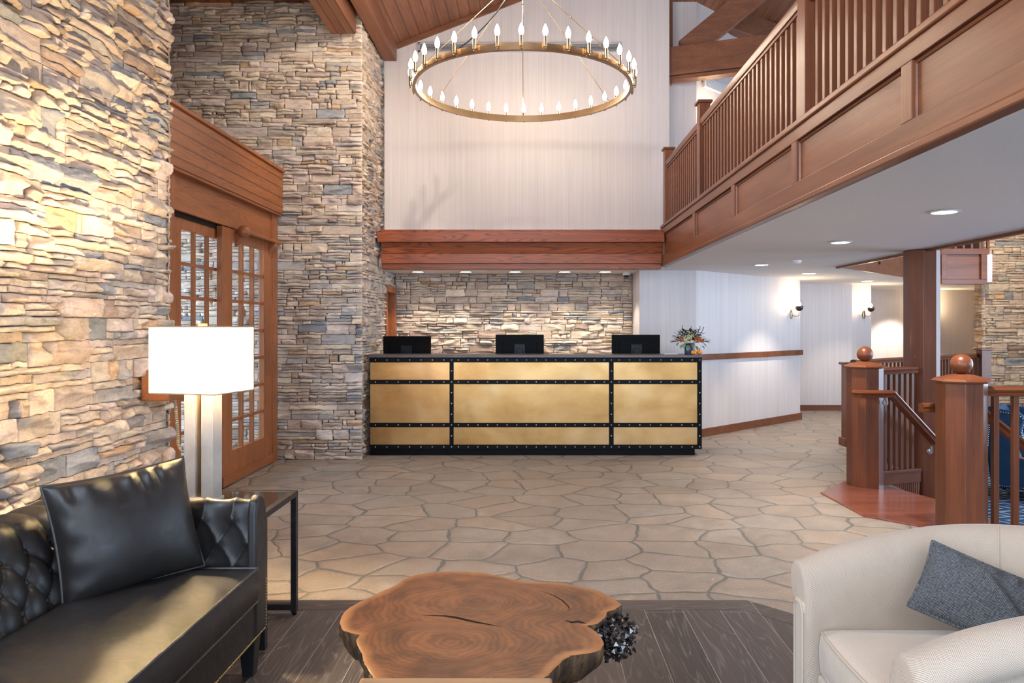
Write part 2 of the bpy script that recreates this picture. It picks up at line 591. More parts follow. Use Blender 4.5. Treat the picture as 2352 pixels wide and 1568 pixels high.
def mk_shade():
    m, nt, b = nmat('white_linen_shade')
    out = nt.nodes['Material Output']
    n = noise(nt, coords(nt, (140, 140, 140)), 1, 2)
    c = ramp(nt, n.outputs[0], [(0.3, (0.90, 0.87, 0.80)), (0.7, (0.95, 0.93, 0.87))])
    df = N(nt, 'BsdfDiffuse')
    tl = N(nt, 'BsdfTranslucent')
    L(nt, c, df.inputs[0])
    L(nt, c, tl.inputs[0])
    mx = N(nt, 'MixShader')
    mx.inputs[0].default_value = 0.8
    L(nt, df.outputs[0], mx.inputs[1])
    L(nt, tl.outputs[0], mx.inputs[2])
    L(nt, mx.outputs[0], out.inputs[0])
    return m


MT['shade'] = mk_shade()


def mk_carpet():
    m, nt, b = nmat('blue_geometric_carpet')
    s = N(nt, 'SeparateXYZ')
    L(nt, coords(nt, (1, 1, 1), rot=(0, 0, R(20))), s.inputs[0])
    a = math_n(nt, 'PINGPONG', s.outputs[0], 0.28)
    c = math_n(nt, 'PINGPONG', s.outputs[1], 0.20)
    d = math_n(nt, 'ADD', a, math_n(nt, 'MULTIPLY', c, 1.4))
    f = math_n(nt, 'FRACT', math_n(nt, 'MULTIPLY', d, 5.0))
    L(nt, ramp(nt, f, [(0.0, (0.012, 0.02, 0.04)), (0.30, (0.015, 0.06, 0.13)), (0.55, (0.05, 0.15, 0.28)), (0.78, (0.40, 0.44, 0.48))]), b.inputs['Base Color'])
    for e in [nn for nn in nt.nodes if nn.type == 'VALTORGB']:
        e.color_ramp.interpolation = 'CONSTANT'
    b.inputs['Roughness'].default_value = 0.95
    return m


MT['carpet'] = mk_carpet()

# ---------------------------------------------------------------- mesh helpers
class MB:
    """Collects vertices and faces (world or root-local coordinates) for one mesh object."""

    def __init__(self):
        self.v, self.f, self.uv = [], [], {}

    def add(self, vs, fs):
        b = len(self.v)
        self.v += [tuple(p) for p in vs]
        self.f += [tuple(b + i for i in q) for q in fs]
        return self

    def box(self, x0, x1, y0, y1, z0, z1):
        vs = [(x, y, z) for z in (z0, z1) for y in (y0, y1) for x in (x0, x1)]
        return self.add(vs, [(0, 2, 3, 1), (4, 5, 7, 6), (0, 1, 5, 4), (2, 6, 7, 3), (0, 4, 6, 2), (1, 3, 7, 5)])

    def prism(self, poly, z0, z1):
        n = len(poly)
        a = sum(poly[i][0] * poly[(i + 1) % n][1] - poly[(i + 1) % n][0] * poly[i][1] for i in range(n))
        if a < 0:
            poly = poly[::-1]
        vs = [(x, y, z0) for x, y in poly] + [(x, y, z1) for x, y in poly]
        fs = [tuple(range(n))[::-1], tuple(range(n, 2 * n))]
        fs += [(i, (i + 1) % n, n + (i + 1) % n, n + i) for i in range(n)]
        return self.add(vs, fs)

    def extrude(self, prof, axis, a, b):
        """A closed profile swept straight: axis 'X' takes (y, z), 'Y' takes (x, z)."""
        n = len(prof)
        mk = (lambda p, t: (t, p[0], p[1])) if axis == 'X' else (lambda p, t: (p[0], t, p[1]))
        vs = [mk(p, a) for p in prof] + [mk(p, b) for p in prof]
        fs = [tuple(range(n)), tuple(range(2 * n - 1, n - 1, -1))]
        fs += [((i + 1) % n, i, n + i, n + (i + 1) % n) for i in range(n)]
        return self.add(vs, fs)

    def tube(self, pts, r, seg=8, closed=False):
        pts = [Vector(p) for p in pts]
        n = len(pts)
        rr = r if isinstance(r, (list, tuple)) else [r] * n
        vs, fs = [], []
        up = None
        for i, p in enumerate(pts):
            if closed:
                t = (pts[(i + 1) % n] - pts[i - 1]).normalized()
            else:
                t = (pts[min(i + 1, n - 1)] - pts[max(i - 1, 0)]).normalized()
            if up is None:
                up = Vector((0, 0, 1)) if abs(t.z) < 0.9 else Vector((1, 0, 0))
            s = t.cross(up)
            if s.length < 1e-6:
                s = t.cross(Vector((1, 0.3, 0.2)))
            s.normalize()
            up = s.cross(t).normalized()
            for k in range(seg):
                a = 2 * PI * k / seg
                vs.append(p + s * (math.cos(a) * rr[i]) + up * (math.sin(a) * rr[i]))
        m = n if closed else n - 1
        for i in range(m):
            for k in range(seg):
                a, b = i * seg + k, i * seg + (k + 1) % seg
                c, d = ((i + 1) % n) * seg + (k + 1) % seg, ((i + 1) % n) * seg + k
                fs.append((a, b, c, d))
        if not closed:
            fs.append(tuple(range(seg))[::-1])
            fs.append(tuple(range((n - 1) * seg, n * seg)))
        return self.add(vs, fs)

    def lathe(self, prof, c=(0, 0, 0), seg=24, phase=0.0):
        """prof: list of (radius, z)."""
        vs, fs = [], []
        for r, z in prof:
            for k in range(seg):
                a = 2 * PI * k / seg + phase
                vs.append((c[0] + r * math.cos(a), c[1] + r * math.sin(a), c[2] + z))
        for i in range(len(prof) - 1):
            for k in range(seg):
                a, b = i * seg + k, i * seg + (k + 1) % seg
                fs.append((a, b, b + seg, a + seg))
        fs.append(tuple(range(seg))[::-1])
        fs.append(tuple(range((len(prof) - 1) * seg, len(prof) * seg)))
        return self.add(vs, fs)

    def ball(self, c, r, seg=16, sx=1, sy=1, sz=1):
        n = max(6, seg // 2)
        prof = [(max(1e-4, r * math.sin(PI * i / n)), -r * math.cos(PI * i / n)) for i in range(n + 1)]
        b = len(self.v)
        self.lathe(prof, (0, 0, 0), seg)
        for i in range(b, len(self.v)):
            x, y, z = self.v[i]
            self.v[i] = (c[0] + x * sx, c[1] + y * sy, c[2] + z * sz)
        return self

    def grid(self, P, closed_u=False):
        """P[i][j] points."""
        nu, nv = len(P), len(P[0])
        vs = [p for row in P for p in row]
        fs = []
        for i in range(nu if closed_u else nu - 1):
            for j in range(nv - 1):
                a = i * nv + j
                b = ((i + 1) % nu) * nv + j
                fs.append((a, b, b + 1, a + 1))
        return self.add(vs, fs)

    def xf(self, mtx, start=0):
        for i in range(start, len(self.v)):
            self.v[i] = tuple(mtx @ Vector(self.v[i]))
        return self

    def build(self, name, m, parent=None, smooth=False, bevel=0.0, world=True, kind=None, label=None, seg=2, angle=35, recalc=True):
        me = bpy.data.meshes.new(name)
        vs = self.v
        if parent is not None and world:
            inv = world_matrix(parent).inverted()
            vs = [tuple(inv @ Vector(p)) for p in vs]
        me.from_pydata(vs, [], self.f)
        if recalc:
            bm = bmesh.new()
            bm.from_mesh(me)
            bmesh.ops.recalc_face_normals(bm, faces=bm.faces)
            bm.to_mesh(me)
            bm.free()
        o = bpy.data.objects.new(name, me)
        C.objects.link(o)
        me.materials.append(MT[m] if isinstance(m, str) else m)
        if parent is not None:
            o.parent = parent
        if smooth:
            me.polygons.foreach_set('use_smooth', [True] * len(me.polygons))
            if smooth != 'all':
                me.set_sharp_from_angle(angle=R(angle))
        if bevel:
            bv = o.modifiers.new('edge', 'BEVEL')
            bv.width, bv.segments, bv.limit_method, bv.angle_limit = bevel, seg, 'ANGLE', R(40)
        if kind:
            o['kind'] = kind
        if label:
            o['label'] = label
        return o


def world_matrix(o):
    m = Matrix.Translation(o.location) @ o.rotation_euler.to_matrix().to_4x4()
    return world_matrix(o.parent) @ m if o.parent else m


def tag(o, label, cat, group=None, kind=None):
    o['label'], o['category'] = label, cat
    if group:
        o['group'] = group
    if kind:
        o['kind'] = kind
    return o


def thing(name, label, cat, loc=(0, 0, 0), rotz=0.0, group=None):
    o = bpy.data.objects.new(name, None)
    o.empty_display_size = 0.1
    C.objects.link(o)
    o.location = loc
    o.rotation_euler = (0, 0, rotz)
    return tag(o, label, cat, group)


def struct(o, label):
    o['kind'] = 'structure'
    o['label'] = label
    o['category'] = o.name.split('_')[0].split('.')[0]
    return o


def sroot(name, label, loc=(0, 0, 0)):
    o = bpy.data.objects.new(name, None)
    C.objects.link(o)
    o.location = loc
    return struct(o, label)


def dup(o, parent=None, loc=None, rot=None, label=None, group=None):
    """A copy of a thing with copies of its parts and sub-parts."""
    c = o.copy()
    C.objects.link(c)
    if parent is not None:
        c.parent = parent
    if loc is not None:
        c.location = loc
    if rot is not None:
        c.rotation_euler = rot
    if label:
        c['label'] = label
    if group:
        c['group'] = group
    for ch in list(o.children):
        dup(ch, c)
    return c


# ---------------------------------------------------------------- value noise for the masonry
_rng = np.random.default_rng(3)
_LAT = _rng.random((256, 256))


def vnoise(x, y):
    xi, yi = np.floor(x).astype(int), np.floor(y).astype(int)
    fx, fy = x - xi, y - yi
    fx, fy = fx * fx * (3 - 2 * fx), fy * fy * (3 - 2 * fy)
    a, b = _LAT[xi % 256, yi % 256], _LAT[(xi + 1) % 256, yi % 256]
    c, d = _LAT[xi % 256, (yi + 1) % 256], _LAT[(xi + 1) % 256, (yi + 1) % 256]
    return (a * (1 - fx) + b * fx) * (1 - fy) + (c * (1 - fx) + d * fx) * fy


PALETTE = [((0.60, 0.48, 0.37), 5), ((0.60, 0.47, 0.38), 5), ((0.53, 0.42, 0.335), 4), ((0.67, 0.56, 0.44), 4),
           ((0.43, 0.385, 0.35), 2), ((0.32, 0.325, 0.335), 1.1), ((0.54, 0.37, 0.23), 0.9), ((0.38, 0.28, 0.22), 0.9),
           ((0.64, 0.53, 0.46), 4)]
_PW = np.array([p[1] for p in PALETTE], float)
_PW /= _PW.sum()
_PC = np.array([p[0] for p in PALETTE])


def stone_wall(name, label, org, ud, nd, width, height, seed, du=0.022, dv=0.010, dmax=0.045, course=0.105, holes=(), tone=(1, 1, 1), z0=0.0, rough=1.0):
    """Dry-stacked ledgestone: every stone a chiselled block of its own size, depth and colour, in one masonry mesh.
    org: lower corner; ud: direction along the wall; nd: the face's outward normal; holes: (u0, u1, v0, v1) left open."""
    rng = np.random.default_rng(seed)
    ud, nd, org = np.array(ud, float), np.array(nd, float), np.array(org, float)
    V, F, COL, nb = [], [], [], 0
    v = z0
    while v < height - 0.005:
        ch = min(course * rng.uniform(0.9, 1.1), height - v)
        if height - v - ch < 0.03:
            ch = height - v
        u = -rng.uniform(0, 0.25)
        while u < width:
            pl = rng.uniform(0.22, 0.55)
            p0, p1 = max(0, u), min(width, u + pl)
            if width - p1 < 0.06:
                p1 = width
                pl = width - u + 0.01
            u += pl
            if p1 - p0 < 0.02:
                continue
            nr = rng.choice([1, 2, 2, 3, 3]) if ch > 0.07 else 1
            cut = np.sort(rng.uniform(0.25, 0.75, nr - 1)) if nr == 2 else (np.array([]) if nr == 1 else np.array([rng.uniform(.24, .4), rng.uniform(.6, .76)]))
            rows = np.concatenate([[0], cut, [1]]) * ch + v
            pd = rng.uniform(0, 0.3)
            for k in range(nr):
                r0, r1 = rows[k], rows[k + 1]
                ns = rng.choice([1, 1, 2, 2, 3]) if p1 - p0 > 0.2 else 1
                cu = np.sort(rng.uniform(0.2, 0.8, ns - 1))
                cs = np.concatenate([[0], cu, [1]]) * (p1 - p0) + p0
                for q in range(ns):
                    a, b = cs[q], cs[q + 1]
                    if b - a < 0.02:
                        continue
                    if any(b > h[0] and a < h[1] and r1 > h[2] and r0 < h[3] for h in holes):
                        continue
                    nu, nv = max(3, int((b - a) / du) + 2), max(3, int((r1 - r0) / dv) + 2)
                    U, W = np.meshgrid(np.linspace(0, 1, nu), np.linspace(0, 1, nv), indexing='ij')
                    base = dmax * (pd + 0.7 * rng.random())
                    f = np.full(U.shape, 9.0)
                    ln, ht = b - a, r1 - r0
                    for _ in range(5):
                        ku, kv = rng.normal(0, 0.16 * rough), rng.normal(-0.05, 0.60 * rough)
                        off = rng.uniform(0.0, 0.016)
                        f = np.minimum(f, (U - rng.uniform(.2, .8)) * ln * ku + (W - rng.uniform(.2, .8)) * ht * kv + off)
                    UU, WW = a + U * ln, r0 + W * ht
                    nz = (vnoise(UU * 14 + seed * 7, WW * 30) - .5) * 0.013 + (vnoise(UU * 45, WW * 80 + seed) - .5) * 0.011
                    eu = np.minimum(U, 1 - U) * ln
                    ew = np.minimum(W, 1 - W) * ht
                    edge = np.clip(np.minimum(eu / 0.010, ew / 0.007), 0, 1)
                    d = base + f * 1.0 + nz
                    d = np.maximum(d - (1 - edge) ** 2 * 0.012, 0.002)
                    gap = 0.0022
                    jit_u = (vnoise(WW * 40 + seed, UU * 3) - .5) * 0.012 * np.sign(U - .5) * (np.abs(U - .5) > .49)
                    jit_w = (vnoise(UU * 22, WW * 3 + seed) - .5) * 0.012 * (np.abs(W - .5) > .3)
                    UU = UU + jit_u + np.where(U == 0, gap, 0) - np.where(U == 1, gap, 0)
                    WW = WW + jit_w + np.where(W == 0, gap, 0) - np.where(W == 1, gap, 0)
                    UU, WW = np.clip(UU, 0, width), np.clip(WW, z0, height)
                    P = org + UU[..., None] * ud + d[..., None] * nd
                    P[..., 2] += WW
                    # a rim going back into the wall
                    idx = np.arange(nu * nv).reshape(nu, nv)
                    rim = np.concatenate([idx[:, 0], idx[-1, 1:], idx[-2::-1, -1], idx[0, -2:0:-1]])
                    rp = P.reshape(-1, 3)[rim] - (d.reshape(-1)[rim][:, None] + 0.015) * nd
                    quads = np.stack([idx[:-1, :-1], idx[1:, :-1], idx[1:, 1:], idx[:-1, 1:]], -1).reshape(-1, 4)
                    m = len(rim)
                    ri = nu * nv + np.arange(m)
                    side = np.stack([rim, np.roll(rim, -1), np.roll(ri, -1), ri], -1)[:, ::-1]
                    if np.dot(np.cross(ud, (0, 0, 1)), nd) < 0:
                        quads, side = quads[:, ::-1], side[:, ::-1]
                    V.append(P.reshape(-1, 3))
                    V.append(rp)
                    F.append(quads + nb)
                    F.append(side + nb)
                    c = _PC[rng.choice(len(_PC), p=_PW)] * rng.uniform(0.82, 1.15) * np.array(tone)
                    COL.append(np.tile(np.append(c, 1.0), (nu * nv + m, 1)))
                    nb += nu * nv + m
        v += ch
    # mortar bed behind the stones
    V, F, COL = np.concatenate(V), np.concatenate(F), np.concatenate(COL)
    me = bpy.data.meshes.new(name)
    me.vertices.add(len(V))
    me.vertices.foreach_set('co', V.astype(np.float32).ravel())
    me.loops.add(F.size)
    me.loops.foreach_set('vertex_index', F.astype(np.int32).ravel())
    me.polygons.add(len(F))
    me.polygons.foreach_set('loop_start', np.arange(0, F.size, 4, dtype=np.int32))
    me.update(calc_edges=True)
    at = me.color_attributes.new('stone_col', 'FLOAT_COLOR', 'POINT')
    at.data.foreach_set('color', COL.astype(np.float32).ravel())
    me.materials.append(MT['stone'])
    me.validate()
    o = bpy.data.objects.new(name, me)
    C.objects.link(o)
    return struct(o, label)


# ---------------------------------------------------------------- floors
def flat_poly(name, poly, z, m, label, thick=0.1):
    b = MB().prism(poly, z - thick, z)
    return struct(b.build(name, m), label)


flat_poly('floor', [(-5.4, 3.965), (1.18, 3.965), (2.46, 2.69), (9.6, 2.69), (9.6, 5.02), (3.42, 5.02), (3.42, 6.98),
                    (3.92, 7.10), (3.92, 9.05), (7.2, 11.7), (7.85, 12.66), (9.6, 12.66), (9.6, 16.2), (-5.4, 16.2)], 0.0, 'flag',
          'tan stamped flagstone floor with grey joints')
bw = 0.135
flat_poly('floor_front', [(-5.4, -3.6), (9.6, -3.6), (9.6, 2.69 - bw), (2.46 - 0.056, 2.69 - bw), (1.18 - 0.056, 3.965 - bw), (-5.4, 3.965 - bw)], 0.0, 'plankY',
          'dark grey oak plank floor')
flat_poly('trim_1', [(-5.4, 3.965 - bw), (1.18 - 0.056, 3.965 - bw), (1.18, 3.965), (-5.4, 3.965)], 0.001, 'plankX', 'grey oak border plank along the flagstones')
flat_poly('trim_2', [(1.18 - 0.056, 3.965 - bw), (2.46 - 0.056, 2.69 - bw), (9.6, 2.69 - bw), (9.6, 2.69), (2.46, 2.69), (1.18, 3.965)], 0.001, 'plankX', 'angled grey oak border plank')
flat_poly('floor_lounge', [(3.3, 5.0), (9.6, 5.0), (9.6, 12.9), (3.3, 12.9)], -0.75, 'carpet', 'blue patterned carpet of the sunken lounge')
LOW = -0.75
# faces of the floor edge round the sunken lounge
skirt = MB()
sk = [(9.6, 5.02), (3.42, 5.02), (3.42, 6.98), (3.92, 7.10), (3.92, 9.05), (7.2, 11.7), (7.85, 12.66), (9.6, 12.66)]
for (ax_, ay_), (bx_, by_) in zip(sk, sk[1:]):
    d = Vector((bx_ - ax_, by_ - ay_, 0)).normalized()
    nx, ny = -d.y * 0.05, d.x * 0.05
    skirt.prism([(ax_, ay_), (bx_, by_), (bx_ - nx, by_ - ny), (ax_ - nx, ay_ - ny)] if False else [(ax_, ay_), (bx_, by_), (bx_ + nx, by_ + ny), (ax_ + nx, ay_ + ny)], LOW, -0.1)
struct(skirt.build('baseboard_lounge', 'railX'), 'wood panelling round the sunken lounge')

# stairs down into the lounge
st = sroot('stairs', 'wooden steps going down to the sunken lounge', (3.42, 6.0, 0))
for i in range(3):
    x0 = 3.42 + 0.28 * i
    MB().box(x0, x0 + 0.30, 5.08, 6.88, LOW, -0.19 * (i + 1)).build('step', 'nosing', st, bevel=0.01)
# landing board at the head of the stairs
MB().prism([(2.60, 6.50), (3.02, 6.98), (3.30, 6.98), (3.34, 6.74), (3.55, 6.10), (3.55, 5.00), (2.98, 5.00), (2.90, 5.42), (2.62, 5.70)], -0.03, 0.012).build(
    'landing_board', 'nosing', st, bevel=0.008, label='glossy reddish landing board')

# ---------------------------------------------------------------- walls
# front wall behind the camera with its windows
fw = MB()
fw.box(-5.4, 9.6, -3.62, -3.5, 2.4, 3.4)
fw.box(-5.4, 9.6, -3.62, -3.5, 5.0, 8.0)
fw.box(-5.4, 9.6, -3.62, -3.5, 0.0, 0.12)
for a, b_ in ((-5.4, -2.25), (0.25, 0.65), (3.15, 3.55), (6.05, 9.6)):
    fw.box(a, b_, -3.62, -3.5, 0.12, 2.4)
fw.box(-5.4, -1.7, -3.62, -3.5, 3.4, 5.0)
fw.box(2.1, 9.6, -3.62, -3.5, 3.4, 5.0)
struct(fw.build('wall_front', 'paper'), 'pale wall with tall windows behind the viewer')
for i, (a, b_, z0, z1) in enumerate(((-2.25, 0.25, .12, 2.4), (0.65, 3.15, .12, 2.4), (3.55, 6.05, .12, 2.4), (-1.7, 2.1, 3.4, 5.0))):
    w = sroot('window_%d' % (i + 1), 'tall wood framed window, opening %d behind the viewer' % (i + 1), ((a + b_) / 2, -3.56, z0))
    m = MB()
    m.box(a, b_, -3.6, -3.52, z0, z0 + 0.06).box(a, b_, -3.6, -3.52, z1 - 0.06, z1)
    m.box(a, a + 0.06, -3.6, -3.52, z0 + 0.06, z1 - 0.06).box(b_ - 0.06, b_, -3.6, -3.52, z0 + 0.06, z1 - 0.06)
    m.box((a + b_) / 2 - 0.025, (a + b_) / 2 + 0.025, -3.6, -3.52, z0 + 0.06, z1 - 0.06)
    m.build('window_frame', 'doorZ', w)

# left: the stone chimney breast beside the sofa
struct(MB().box(-5.3, -2.46, 2.40, 4.84, 0, 5.3).build('wall_left', 'mortar'), 'masonry core behind the sofa')
struct(MB().box(-2.9, -2.78, -3.5, 2.40, 0, 2.0).box(-2.9, -2.78, -3.5, 2.40, 4.75, 5.3).box(-2.9, -2.78, -3.5, -2.95, 2.0, 4.75).box(-2.9, -2.78, 2.15, 2.40, 2.0, 4.75).build('wall_left_front', 'paper'), 'left wall with a broad window beside the viewer')
w = sroot('window_6', 'broad tall window in the left wall beside the viewer', (-2.84, -0.4, 2.0))
m = MB()
for k in range(5):
    yy = -2.95 + 5.1 * k / 4
    m.box(-2.88, -2.80, yy - .035, yy + .035, 2.0, 4.75)
m.box(-2.88, -2.80, -2.95, 2.15, 2.0, 2.07).box(-2.88, -2.80, -2.95, 2.15, 4.68, 4.75)
m.build('window_frame', 'doorZ', w)
stone_wall('wall_left_stone', 'ledgestone wall behind the sofa and lamp', (-2.45, 2.4, 0), (0, 1, 0), (1, 0, 0), 2.48, 5.2, 11, 0.014, 0.007, 0.075, 0.118, rough=1.45)
# end return of that wall, facing the doors
stone_wall('wall_left_return', 'ledgestone return beside the glazed doors', (-2.95, 4.86, 0), (1, 0, 0), (0, 1, 0), 0.52, 5.2, 12, 0.03, 0.014)
# the big frontal stone wall and pier
struct(MB().box(-5.4, -2.02, 8.21, 9.6, 0, 5.4).build('wall_pier', 'mortar'), 'masonry core of the stone pier')
stone_wall('wall_pier_front', 'ledgestone pier between the glazed doors and the desk', (-5.3, 8.17, 0), (1, 0, 0), (0, -1, 0), 3.39, 5.3, 21, 0.017, 0.008, 0.055, 0.107, rough=1.3)
stone_wall('wall_pier_side', 'ledgestone side of the pier beside the reception desk', (-1.955, 8.185, 0), (0, 1, 0), (1, 0, 0), 1.47, 5.3, 22, 0.017, 0.008, 0.040, 0.107, rough=1.3)
# behind the desk
struct(MB().box(-2.2, 1.6, 10.42, 10.6, 0, 2.4).build('wall_desk', 'mortar'), 'masonry core behind the desk')
stone_wall('wall_desk_stone', 'ledgestone wall behind the reception desk', (-1.96, 10.42, 0.6), (1, 0, 0), (0, -1, 0), 3.42, 1.66, 31, 0.02, 0.009, 0.042, 0.104)
# stone return over and beside the back door
stone_wall('wall_desk_return', 'ledgestone return by the back office door', (-1.98, 9.62, 0), (0, 1, 0), (1, 0, 0), 0.80, 2.26, 32, 0.025, 0.012, 0.04, 0.105,
           holes=((0.05, 0.76, 0, 2.04),))
dr = sroot('door_3', 'wood back office door beside the pier', (-1.95, 9.98, 0))
m = MB()
m.box(-2.06, -1.93, 9.64, 9.72, 0, 2.06).box(-2.06, -1.93, 10.29, 10.37, 0, 2.06).box(-2.06, -1.93, 9.72, 10.29, 1.97, 2.06)
m.build('door_frame', 'doorZ', dr, bevel=0.004)
MB().box(-2.08, -2.03, 9.72, 10.29, 0.0, 1.97).build('door_leaf', 'doorZ', dr)

# tall wallpapered wall above the desk, standing on the beam
struct(MB().box(-1.90, 1.79, 9.36, 9.50, 2.27, 7.0).build('wall_back', 'paper'), 'tall striped wallpaper wall above the desk')
# wallpapered walls of the passage, as one running partition
def wall_run(name, pts, z0, z1, m, label, th=0.1, side=1):
    V2 = [Vector(p) for p in pts]
    off = []
    for i, p in enumerate(V2):
        ns = []
        if i:
            d = (p - V2[i - 1]).normalized()
            ns.append(Vector((-d.y, d.x)) * side)
        if i < len(V2) - 1:
            d = (V2[i + 1] - p).normalized()
            ns.append(Vector((-d.y, d.x)) * side)
        n = sum(ns, Vector((0, 0))).normalized()
        off.append(p + n * th / max(.35, n.dot(ns[0])))
    b = MB()
    for i in range(len(V2) - 1):
        b.prism([tuple(V2[i]), tuple(V2[i + 1]), tuple(off[i + 1]), tuple(off[i])], z0, z1)
    return struct(b.build(name, m), label)


wall_run('wall_passage', [(1.46, 10.42), (1.46, 9.75), (2.23, 9.75), (4.35, 11.69), (4.60, 12.92), (5.735, 12.92), (6.22, 13.22), (6.12, 14.55), (10.2, 15.3)], 0, 6.3, 'paper',
         'striped wallpaper walls of the passage', 0.1, 1)
struct(MB().box(9.6, 9.75, -3.6, 16, -0.8, 0.4).box(9.6, 9.75, -3.6, 1.5, 0.4, 2.6).box(9.6, 9.75, 4.5, 5.6, 0.4, 2.6).box(9.6, 9.75, -3.6, 5.6, 2.6, 8).box(9.6, 9.75, 9.6, 16, 0.4, 8).box(9.6, 9.75, 5.6, 9.6, 3.3, 8).build('wall_right', 'paper'), 'right hand wall of the lounge with its window opening')
w = sroot('window_5', 'lounge window', (9.65, 7.6, 0.4))
m = MB().box(9.62, 9.7, 5.6, 5.68, .4, 3.3).box(9.62, 9.7, 9.52, 9.6, .4, 3.3).box(9.62, 9.7, 7.57, 7.63, .4, 3.3).box(9.62, 9.7, 5.68, 9.52, 3.22, 3.3).box(9.62, 9.7, 5.68, 9.52, .4, .48)
m.build('window_frame', 'railZ', w)
w = sroot('window_7', 'added window in the right wall, lighting the far gallery box', (9.65, 3.0, 0.4))  # unseen opening put in for the extra light on the far gallery
m = MB().box(9.62, 9.7, 1.5, 1.58, .4, 2.6).box(9.62, 9.7, 4.42, 4.5, .4, 2.6).box(9.62, 9.7, 2.97, 3.03, .4, 2.6).box(9.62, 9.7, 1.58, 4.42, 2.52, 2.6).box(9.62, 9.7, 1.58, 4.42, .4, .48)
m.build('window_frame', 'railZ', w)
struct(MB().box(-5.4, -5.3, -3.6, 4.9, 0, 8).box(-5.4, -5.3, 4.9, 8.2, 2.8, 8).box(-5.4, -5.3, 4.9, 8.2, 0, 0.2).build('wall_vestibule', 'white_paint'), 'outer wall of the vestibule')
struct(MB().box(-5.3, -2.95, 4.86, 8.17, 3.16, 3.24).build('ceiling_vestibule', 'ceil'), 'vestibule ceiling above the doors')
struct(MB().box(-5.4, 10.4, 16.0, 16.1, -0.1, 8).build('wall_far', 'paper'), 'far end wall')
# lounge stone wall
struct(MB().box(7.92, 9.6, 12.66, 12.9, LOW, 6).build('wall_lounge', 'mortar'), 'masonry core of the lounge chimney')
stone_wall('wall_lounge_stone', 'ledgestone wall at the far side of the lounge', (7.87, 12.62, LOW), (1, 0, 0), (0, -1, 0), 1.6, 5.2, 41, 0.03, 0.014, 0.05, 0.13, tone=(1.02, .90, .74))
stone_wall('wall_lounge_side', 'edge of the lounge ledgestone wall', (7.90, 12.60, LOW), (0, 1, 0), (-1, 0, 0), 0.28, 3.4, 42, 0.03, 0.014, 0.05, 0.13, tone=(1.02, .90, .74))

# chair rail and baseboards
def strip(name, pts, z0, z1, th, m, label, side=-1):
    return wall_run(name, pts, z0, z1, m, label, th, side)


strip('trim_3', [(1.46, 9.75), (2.23, 9.75), (4.37, 11.70)], 1.045, 1.125, 0.035, 'railX', 'wooden chair rail on the angled wall')
strip('baseboard_passage', [(1.46, 9.75), (2.23, 9.75), (4.37, 11.70)], 0.0, 0.11, 0.018, 'railX', 'wooden baseboard of the angled wall')
strip('baseboard_back', [(4.61, 12.92), (5.735, 12.92), (6.22, 13.22)], 0.0, 0.10, 0.018, 'railX', 'wooden baseboard at the back of the passage')

# ---------------------------------------------------------------- ceilings
CZ = 2.26
cp = [(1.72, -3.5), (3.88, -3.5), (3.88, 9.14), (6.95, 12.35), (7.88, 12.35), (7.88, 12.95), (9.6, 12.95), (9.6, 16), (-2.2, 16), (-2.2, 9.3), (1.72, 9.3)]
struct(MB().prism(cp, CZ, 2.74).build('ceiling', 'ceil'), 'white plaster ceiling under the gallery')
# roof: left slope of planks over the hall, flat planked strip by the pier, planked roof on the gallery side
def planked(name, P, m, label, nplank=None):
    return struct(MB().grid(P).build(name, m), label)


def mk_planks(base, axis='Y', w=0.14, col='roof'):
    """The roof timber with board joints across the boards' width."""
    m = MT[base].copy()
    nt = m.node_tree
    b = nt.nodes['Principled BSDF']
    t = N(nt, 'TexCoord')
    s = N(nt, 'SeparateXYZ')
    L(nt, t.outputs['Object'], s.inputs[0])
    src = s.outputs[0] if axis == 'Y' else (s.outputs[1] if axis == 'X' else s.outputs[2])
    pp = math_n(nt, 'PINGPONG', src, w / 2)
    line = ramp(nt, pp, [(0.0, 0.25), (0.009, 1.0)])
    old = b.inputs['Base Color'].links[0].from_socket
    L(nt, mix(nt, 1.0, old, line, 'MULTIPLY'), b.inputs['Base Color'])
    return m


MT['planksY'] = mk_planks('roofY', 'Y', 0.13)
MT['planksYw'] = mk_planks('roofY', 'Y', 0.09)
MT['slatZ'] = mk_planks('doorY', 'Z', 0.105)
zr = lambda x: 5.165 + 0.387 * (x + 1.72)
roof = MB()
roof.extrude([(-1.80, zr(-1.80)), (3.2, zr(3.2)), (3.2, zr(3.2) + 0.2), (-1.80, zr(-1.80) + 0.2)], 'Y', -3.6, 9.6)
struct(roof.build('ceiling_roof', 'planksY'), 'planked timber roof slope above the hall')
struct(MB().box(-5.4, -1.76, -3.6, 9.5, 5.16, 5.4).build('ceiling_left', 'planksY'), 'planked timber ceiling over the stone wall')
struct(MB().box(1.79, 10.2, 9.3, 16.1, 5.88, 6.1).box(3.2, 10.2, -3.6, 9.3, zr(3.2) - 0.4, zr(3.2)).build('ceiling_gallery', 'planksY'), 'planked timber ceiling over the gallery')
# beams
tag(MB().box(-1.906, -1.737, -3.4, 9.34, 4.93, 5.30).build('roof_beam', 'roofY', bevel=0.006), 'long timber roof beam running above the edge of the pier', 'beam', 'roof beams')
tag(MB().box(-2.24, -1.962, -3.4, 8.10, 4.78, 5.22).build('roof_beam', 'planksYw', bevel=0.004), 'wide boarded roof beam ending on top of the pier', 'beam', 'roof beams')
tr = MB().extrude([(-1.73, zr(-1.73) - 0.07), (1.75, zr(1.75) - 0.07), (1.75, zr(1.75) - 0.003), (-1.73, zr(-1.73) - 0.003)], 'Y', 9.33, 9.36)
struct(tr.build('trim_4', 'roofX'), 'sloping timber trim where the roof meets the tall wall')

